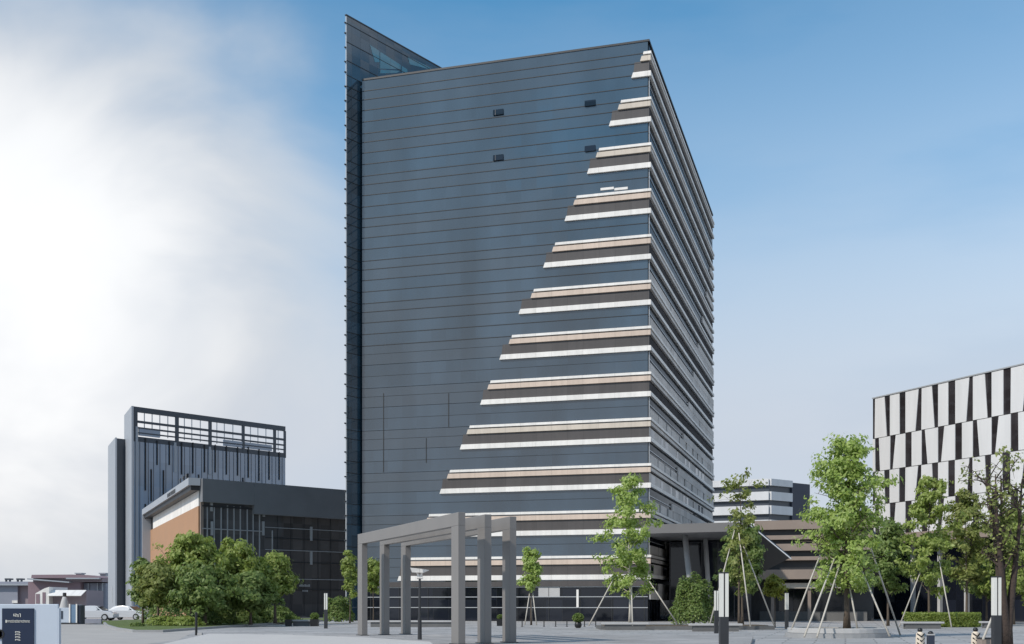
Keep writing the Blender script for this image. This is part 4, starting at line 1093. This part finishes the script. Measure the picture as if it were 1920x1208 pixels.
# lamp on a dark pole with a winged white head
Yl = 46.0; lx_ = (787 - 960) / F * Yl
lp = thing('plaza_lamp', 'dark pole lamp with a white wing-shaped head inside the portal frames', 'street lamp', (lx_, Yl, TZ))
m = MB(); m.tube([(0, 0, 0), (0, 0, 0.85), (0, 0, 0.86), (0, 0, 2.42)], [0.085, 0.075, 0.055, 0.045], 12); m.build('pole', M_darkmetal, lp, smooth=False)
m = MB(); m.tube([(0, 0, 2.42), (-0.05, 0, 2.55), (-0.14, 0, 2.72)], [0.05, 0.045, 0.03], 8); m.tube([(0, 0, 2.42), (0.06, 0, 2.55), (0.10, 0, 2.70)], [0.05, 0.045, 0.03], 8); m.tube([(-0.11, 0, 2.45), (0.12, 0, 2.45)], 0.06, 8); m.build('bracket', M_white, lp)
m = MB()
m.hexa([(-0.30, -0.16, 2.66), (0.14, -0.16, 2.64), (0.14, 0.16, 2.64), (-0.30, 0.16, 2.66), (-0.36, -0.2, 2.84), (0.12, -0.18, 2.79), (0.12, 0.18, 2.79), (-0.36, 0.2, 2.84)])
m.hexa([(0.14, -0.16, 2.64), (0.36, -0.03, 2.735), (0.36, 0.03, 2.735), (0.14, 0.16, 2.64), (0.12, -0.18, 2.79), (0.37, -0.03, 2.75), (0.37, 0.03, 2.75), (0.12, 0.18, 2.79)])
m.build('lamp_head', M_white, lp)
# black post with a small pale box
Yp = 52.5
bpz = thing('black_post', 'short black post with a small pale box at the lawn corner', 'post', ((368 - 960) / F * Yp, Yp, 0))
m = MB(); m.tube([(0, 0, 0), (0, 0, 1.12)], 0.055, 10); m.lathe([(0.062, 1.12), (0.062, 1.16), (0.02, 1.19)], 10); m.build('post', M_black, bpz)
m = MB(); m.box(0.07, 0.28, -0.1, 0.1, 0, 0.26); m.build('meter_box', M_stone, bpz, bevel=0.01)
# low black barrier posts in front of the tower
def lowpost():
    r = thing('barrier_post', '', 'barrier post', (0, 0, 0), 0, 'low black barrier posts')
    m = MB(); m.tube([(0, 0, 0), (0, 0, 0.44)], 0.035, 8); m.build('post', M_black, r)
    m = MB(); m.lathe([(0.09, 0.0), (0.09, 0.02), (0.04, 0.03)], 12); m.build('foot', M_black, r)
    return r
LP = lowpost()
for i, px in enumerate((979, 1020, 1042, 1063, 1096, 1117)):
    Y = 81; loc = ((px - 960) / F * Y, Y, 0)
    lab = 'low black barrier post, number %s of the row along the tower' % i
    lab = ['low black barrier post beside the small sapling trunk', 'low black barrier post under the pale shop blind', 'low black barrier post between the pale blind and the ball planter', 'low black barrier post just left of the ball planter', 'low black barrier post just right of the ball planter', 'low black barrier post closest to the tower corner tree'][i]
    if i == 0: LP.location = loc; LP['label'] = lab
    else: dup(LP, loc, 0, lab)
def pot(px, Y, r_, h_, label, ball=0.0, square=False):
    r = thing('plant_pot', label, 'plant pot', ((px - 960) / F * Y, Y, 0), 0, 'black plant pots')
    m = MB()
    if square: m.prism([(-r_, -r_), (r_, -r_), (r_, r_), (-r_, r_)], 0, h_, taper=1.12)
    else: m.lathe([(r_ * 0.55, 0), (r_ * 0.9, h_ * 0.2), (r_, h_ * 0.5), (r_ * 0.85, h_ * 0.85), (r_ * 0.62, h_)], 20)
    m.build('pot', M_black, r, smooth=not square)
    nl = 700; nr = np.random.default_rng(int(px)); b = ball or r_ * 0.9
    d = nr.normal(0, 1, (nl, 3)); d /= np.linalg.norm(d, axis=1)[:, None]; cen = d * b * (0.8 + 0.25 * nr.random(nl))[:, None]; cen[:, 2] *= 0.8; cen[:, 2] += h_ + b * 0.7
    u = nr.normal(0, 1, (nl, 3)); u /= np.linalg.norm(u, axis=1)[:, None]; v = np.cross(u, nr.normal(0, 1, (nl, 3))); v /= np.linalg.norm(v, axis=1)[:, None]
    V = np.empty((nl, 4, 3), dtype=np.float32); a = 0.08
    V[:, 0] = cen - u * a; V[:, 1] = cen + v * a * .5; V[:, 2] = cen + u * a; V[:, 3] = cen - v * a * .5
    leaf_mesh('plant', V, LF_dark, r)
    return r
pot(1084, 76.5, 0.24, 0.42, 'round black pot holding a clipped ball plant', 0.36)
pot(853, 84, 0.2, 0.5, 'square black pot behind the outermost portal column', 0.22, True)
pot(938, 84, 0.24, 0.5, 'square black pot between the right portal columns', 0.2, True)
pot(541, 83, 0.2, 0.48, 'square black pot at the left end of the short block bench', 0.24, True)
pot(590, 83, 0.26, 0.5, 'square black pot at the right end of the short block bench', 0.3, True)
# striped warning posts and a dark capped post by the right-hand kerb
def warn(px, Y, label):
    r = thing('warning_post', label, 'warning post', ((px - 960) / F * Y, Y, 0), 0, 'striped warning posts')
    m = MB(); m.lathe([(0.15, 0), (0.15, 0.30), (0.13, 0.5), (0.07, 0.56)], 16); m.build('post', M_cream, r, smooth=False)
    m = MB()
    for z in (0.10, 0.26, 0.42):     # chevrons: two short slanting bars each
        for s in (-1, 1):
            p = [(0, -0.165, z - 0.06), (s * 0.13, -0.10, z + 0.05), (s * 0.13, -0.10, z + 0.10), (0, -0.165, z - 0.005)]
            q = [(a, b + 0.03, c) for a, b, c in p]
            if s > 0: m.hexa(q + p)
            else: m.hexa(p + q)
    m.build('chevron', M_black, r)
    m = MB(); m.lathe([(0.05, 0.555), (0.085, 0.59), (0.09, 0.64), (0.06, 0.69), (0.02, 0.705)], 14); m.build('cap', M_black, r, smooth=True)
    return r
warn(1725, 41, 'cream post with black chevrons and a round black cap, standing alone by the kerb')
warn(1829, 41.5, 'cream chevron post beside the bare-limbed tree')
dp = thing('capped_post', 'dark post with a pale collar and domed cap by the chevron post', 'post', ((1745 - 960) / F * 41, 41, 0))
m = MB(); m.box(-0.11, 0.11, -0.1, 0.1, 0, 0.44); m.build('post', M_navy, dp, bevel=0.01)
m = MB(); m.box(-0.12, 0.12, -0.11, 0.11, 0.44, 0.49); m.build('collar', M_stone, dp)
m = MB(); m.lathe([(0.10, 0.49), (0.09, 0.54), (0.05, 0.58), (0.01, 0.59)], 14); m.build('cap', M_black, dp, smooth=True)
cb = thing('kerbside_cabinet', 'low beige cabinet with a dark lid edge beside the tree trunk', 'cabinet', ((1850 - 960) / F * 41, 41, 0))
m = MB(); m.box(-0.28, 0.30, -0.2, 0.2, 0, 0.32); m.build('cabinet_body', M_stonebrown, cb, bevel=0.03)
m = MB(); m.box(-0.30, 0.32, -0.22, 0.22, 0.32, 0.36); m.build('lid', M_darkmetal, cb)

# ------------------------------------------------------------------ gate wall with the navy sign (left edge)
Yg = 39.0
gx = lambda px: (px - 960) / F * Yg
gw = thing('gate_wall', 'pale blue-white gate wall with a navy sign panel', 'wall', (gx(55), Yg, 0), world=True)
m = MB(); m.box(gx(-60), gx(109), Yg, Yg + 0.10, 0, CH + 2 / F * Yg); m.build('wall_block', M_gate, gw, bevel=0.02)
m = MB(); m.box(gx(109) + 0.003, gx(111.5), Yg - 0.04, Yg + 0.14, 0, CH - 6 / F * Yg); m.build('end_trim', M_gate, gw)
sg_ = MB(); sg_.box(gx(5), gx(64), Yg - 0.05, Yg - 0.005, 0.02, CH - 6 / F * Yg)
sgn = sg_.build('sign_panel', M_signnavy, gw)
zpy = lambda py: CH + (HZ - py) / F * Yg
def mark(boxes, name):
    m = MB()
    for a, b, c, d in boxes: m.box(gx(a), gx(b), Yg - 0.065, Yg - 0.051, zpy(d), zpy(c))
    m.build(name, M_lamp, sgn)
# "1251"-like heading, a line of small characters and a short column of lines, as far as they can be read
mark([(26.8, 27.8, 1151, 1155.6)], 'sign_digit')
mark([(29, 32.5, 1151, 1151.8), (31.7, 32.5, 1151.8, 1153.4), (29, 32.5, 1153.1, 1153.9), (29, 29.8, 1153.9, 1155.4), (29, 32.5, 1155.1, 1156)], 'sign_digit')
mark([(33.4, 36.6, 1152.2, 1152.9), (33.4, 34.1, 1152.9, 1154.4), (33.4, 36.6, 1154, 1154.7), (35.9, 36.6, 1154.7, 1156.2), (33.4, 36.6, 1156, 1156.7)], 'sign_digit')
mark([(37.4, 40.2, 1150.8, 1151.6), (39.3, 40.2, 1151.6, 1157.2)], 'sign_digit')
bx = [(12, 14, 1162.5, 1167.8)]
xx = 15.2
rq = random.Random(5)
while xx < 56:
    wv = rq.uniform(0.9, 1.6); t0 = rq.uniform(1162.8, 1163.6)
    bx += [(xx, xx + 0.45, t0, 1167.3), (xx + 0.45, xx + wv, t0, t0 + 0.7)] + ([(xx + 0.45, xx + wv, 1166.6, 1167.3)] if rq.random() < 0.6 else [])
    xx += wv + 0.8
mark(bx, 'sign_line')
for y in (1184, 1188.5, 1193.5, 1198.5):
    mark([(30, 38.5, y, y + 0.7), (30, 31, y + 0.7, y + 2.6), (33, 34, y + 0.7, y + 2.2), (36, 39.5, y + 1.6, y + 2.6)], 'sign_line')
m = MB(); m.lathe([(0.16, 0), (0.16, 0.03), (0.11, 0.03), (0.11, 0)], 20)
m.v = [(v[0] + gx(0.5), Yg - 0.03 - v[2], v[1] + zpy(1189)) for v in m.v]; m.build('sign_ring', M_black, gw)
# kiosk
Yk = 92.0
kk = thing('gate_kiosk', 'small white kiosk with blue glazing behind the gate wall', 'kiosk', ((130 - 960) / F * Yk, Yk, 0))
m = MB(); m.box(-1.1, 0.2, -0.6, 0.6, 0.12, 1.3); m.build('cabin', M_gate, kk, bevel=0.02)
m = MB(); m.box(-0.82, -0.28, -0.63, -0.605, 0.42, 1.05); m.build('window', M_navy, kk)
m = MB(); m.box(0.2, 0.82, -0.55, 0.55, 0.12, 1.55); m.build('glass_booth', M_gleft, kk)
m = MB(); m.box(0.2, 0.30, -0.62, -0.56, 0.1, 1.6); m.box(0.74, 0.84, -0.62, -0.56, 0.1, 1.6); m.build('booth_frame', M_white, kk)
m = MB(); m.box(0.84, 1.05, -0.5, 0.5, 0.0, 1.5); m.build('side_panel', M_navy, kk)
m = MB(); m.box(-1.15, 0.95, -0.65, 0.65, 0.0, 0.12); m.build('base', M_darkmetal, kk)
lw = MB(); x0, x1 = PT(151, 0, 95).x, PT(190, 0, 95).x
lw.box(x0, x1, 95, 95.3, 0, 0.38); tag(lw.build('low_kerb_wall', M_greywall, bevel=0.02), 'low grey wall in front of the parked white car', 'wall')
# parked cars: extruded side profile, wheels, glass
def car(label, X0, Y, rz):
    r = thing('parked_car', label, 'car', (X0, Y, 0), rz, 'cars parked by the gate')
    prof = [(-2.15, 0.30), (-2.2, 0.62), (-2.1, 0.88), (-1.75, 1.0), (-1.15, 1.40), (-0.2, 1.46), (0.55, 1.38), (1.15, 0.98), (1.9, 0.84), (2.18, 0.66), (2.2, 0.36), (2.1, 0.26)]
    m = MB(); n = len(prof)
    ins = [0.04 if z < 1.05 else 0.16 for x, z in prof]
    vs = [(x, -0.86 + i, z) for (x, z), i in zip(prof, ins)] + [(x, 0.86 - i, z) for (x, z), i in zip(prof, ins)]
    fs = [tuple(range(n))[::-1], tuple(range(n, 2 * n))]
    fs = [tuple(range(n)), tuple(range(n, 2 * n))[::-1]]
    for i in range(n):
        j = (i + 1) % n; fs.append((i, i + n, j + n, j))
    m.add(vs, fs); b = m.build('body', M_carwhite, r, bevel=0.05)
    for s in (-1, 1):
        m = MB(); y = s * 0.80
        P = [(-1.5, y * 1.03, 1.0), (0.95, y * 1.03, 1.0), (0.45, y * 0.9, 1.33), (-1.05, y * 0.9, 1.34)]
        Q = [(a, b_ - s * 0.04, c) for a, b_, c in P]
        m.hexa(Q + P if s < 0 else P + Q); m.build('side_window', M_gdark, r)
        for x in (-1.35, 1.35):
            m = MB(); m.lathe([(0.31, -0.1), (0.33, -0.08), (0.33, 0.08), (0.31, 0.1)], 22)
            m.v = [(v[0] + x, s * 0.78 + v[2], v[1] + 0.33) for v in m.v]; w = m.build('wheel', M_tyre, r)
            m = MB(); m.lathe([(0.20, -0.115), (0.20, 0.115)], 16)
            m.v = [(v[0] + x, s * 0.78 + v[2], v[1] + 0.33) for v in m.v]; m.build('hub', M_steel, w)
        m = MB(); m.box(2.12, 2.2, s * 0.68 - 0.14, s * 0.68 + 0.14, 0.58, 0.70); m.build('headlight', M_lamp, r)
    m = MB(); m.hexa([(0.62, -0.66, 1.36), (1.16, -0.72, 1.0), (1.16, 0.72, 1.0), (0.62, 0.66, 1.36), (0.64, -0.66, 1.385), (1.19, -0.72, 1.02), (1.19, 0.72, 1.02), (0.64, 0.66, 1.385)][::1]); m.build('windscreen', M_gdark, r)
    return r
car('white hatchback parked behind the low grey wall', PT(176, 0, 114).x, 114, 0)
car('white car half hidden behind the dark tree at the road end', PT(240, 0, 118).x, 118, R(-12))

# ------------------------------------------------------------------ far low buildings on the left
Yb = 270.0
fx = lambda px: (px - 960) / F * Yb
fz = lambda py: CH + (HZ - py) / F * Yb
s1 = thing('distant_shed', 'far grey-blue shed with a flat pale eave at the edge of the picture', 'building', (fx(30), Yb, 0), world=True)
m = MB(); m.box(fx(-90), fx(33), Yb, Yb + 30, 0, fz(1098)); m.build('shed_wall', M_greywall, s1)
m = MB(); m.box(fx(33), fx(65), Yb + 1, Yb + 30, 0, fz(1098)); m.build('shed_wall', M_mauve, s1)
m = MB(); m.box(fx(-90), fx(66), Yb - 1.0, Yb + 30, fz(1098), fz(1095)); m.build('eave', M_alu, s1)
m = MB(); m.box(fx(-90), fx(68), Yb + 1, Yb + 30, fz(1095), fz(1090.5)); m.build('roof', M_greywall, s1)
for px in (3, 25):
    m = MB(); m.box(fx(px - 5), fx(px + 5), Yb + 3, Yb + 5, fz(1087), fz(1084)); m.box(fx(px - 4), fx(px - 3), Yb + 3, Yb + 4, fz(1091), fz(1087)); m.box(fx(px + 3), fx(px + 4), Yb + 3, Yb + 4, fz(1091), fz(1087)); m.build('roof_vent', M_slate, s1)
for px in (29, 66):
    m = MB(); m.box(fx(px - 5), fx(px + 5), Yb - 0.4, Yb - 0.05, fz(1131), fz(1126)); m.build('loading_door', M_white, s1)
s2 = thing('distant_hall', 'far mauve hall with stepped roof planes and pale eave lines', 'building', (fx(135), Yb, 0), world=True)
m = MB(); m.box(fx(66), fx(163), Yb - 4, Yb + 30, 0, fz(1092)); m.build('hall_wall', M_mauve2, s2)
m = MB(); m.box(fx(163), fx(204), Yb - 2, Yb + 30, 0, fz(1094)); m.build('hall_wall', M_greywall, s2)
m = MB(); m.hexa([(fx(71), Yb - 6, fz(1088)), (fx(148), Yb - 6, fz(1094)), (fx(148), Yb + 20, fz(1094)), (fx(71), Yb + 20, fz(1088)), (fx(71), Yb - 6, fz(1085.5)), (fx(148), Yb - 6, fz(1092)), (fx(148), Yb + 20, fz(1092)), (fx(71), Yb + 20, fz(1085.5))]); m.build('eave', M_alu, s2)
m = MB(); m.prism([(fx(75), Yb - 3.9), (fx(203), Yb - 3.9), (fx(203), Yb + 25), (fx(75), Yb + 25)], fz(1092) , fz(1085)); m.build('clerestory', M_mauve, s2)
m = MB(); P = [(fx(75), fz(1085)), (fx(204), fz(1085)), (fx(200), fz(1083)), (fx(180), fz(1079.5)), (fx(150), fz(1078.5)), (fx(76), fz(1079))]
m.add([(x, Yb - 5, z) for x, z in P] + [(x, Yb + 25, z) for x, z in P], [tuple(range(6)), tuple(range(6, 12))[::-1]] + [(i, i + 6, (i + 1) % 6 + 6, (i + 1) % 6) for i in range(6)]); m.build('roof', M_mauve2, s2)
m = MB(); m.box(fx(142), fx(203), Yb - 6, Yb - 5.05, fz(1087), fz(1084.5)); m.build('eave', M_alu, s2)
for px in (173, 190, 199):
    m = MB(); m.box(fx(px - 0.8), fx(px + 0.8), Yb - 2.6, Yb - 2.05, 0, fz(1094)); m.build('hall_post', M_alu, s2)
for px in (131, 177):
    m = MB(); m.box(fx(px - 6.5), fx(px + 6.5), Yb + 5, Yb + 8, fz(1075), fz(1073)); m.box(fx(px - 5.5), fx(px + 5.5), Yb + 5.5, Yb + 7.5, fz(1079), fz(1075)); m.build('roof_vent', M_alu, s2)
s3 = thing('distant_shop', 'far pale shop with a pink-white awning and gabled porch', 'building', (fx(115), 240, 0), world=True)
Yc = 240.0
f3x = lambda px: (px - 960) / F * Yc
f3z = lambda py: CH + (HZ - py) / F * Yc
m = MB(); m.box(f3x(98), f3x(162), Yc, Yc + 10, 0, f3z(1107)); m.build('shop_wall', M_mauve, s3)
m = MB(); m.hexa([(f3x(99), Yc - 3, f3z(1118)), (f3x(162), Yc - 3, f3z(1118)), (f3x(162), Yc, f3z(1107.5)), (f3x(99), Yc, f3z(1107.5)), (f3x(99), Yc - 3, f3z(1117)), (f3x(162), Yc - 3, f3z(1117)), (f3x(162), Yc, f3z(1106.5)), (f3x(99), Yc, f3z(1106.5))]); m.build('awning', M_white, s3)
m = MB(); P = [(f3x(73), 0), (f3x(99), 0), (f3x(99), f3z(1101)), (f3x(90), f3z(1104)), (f3x(74), f3z(1113))]
m.add([(x, Yc - 2, z) for x, z in P] + [(x, Yc + 8, z) for x, z in P], [tuple(range(5)), tuple(range(5, 10))[::-1]] + [(i, i + 5, (i + 1) % 5 + 5, (i + 1) % 5) for i in range(5)]); m.build('porch', M_white, s3)
for a, b, c, d in ((75, 82, 1114, 1132), (87, 93, 1111, 1132)):
    m = MB(); m.box(f3x(a), f3x(b), Yc - 2.06, Yc - 2.01, f3z(d), f3z(c)); m.build('shop_window', M_mauve2, s3)
ct = thing('cone_tank', 'grey cone-shaped tank with a dark cap above the kiosk', 'tank', (PT(121, 0, 130).x, 130, 0))
m = MB(); m.lathe([(0.62, 0), (0.62, 0.7), (0.55, 1.2), (0.34, 2.0), (0.2, 2.45)], 20); m.build('tank', M_stone, ct, smooth=True)
m = MB(); m.lathe([(0.2, 2.45), (0.2, 2.85), (0.16, 2.9)], 16); m.build('cap', M_darkmetal, ct)
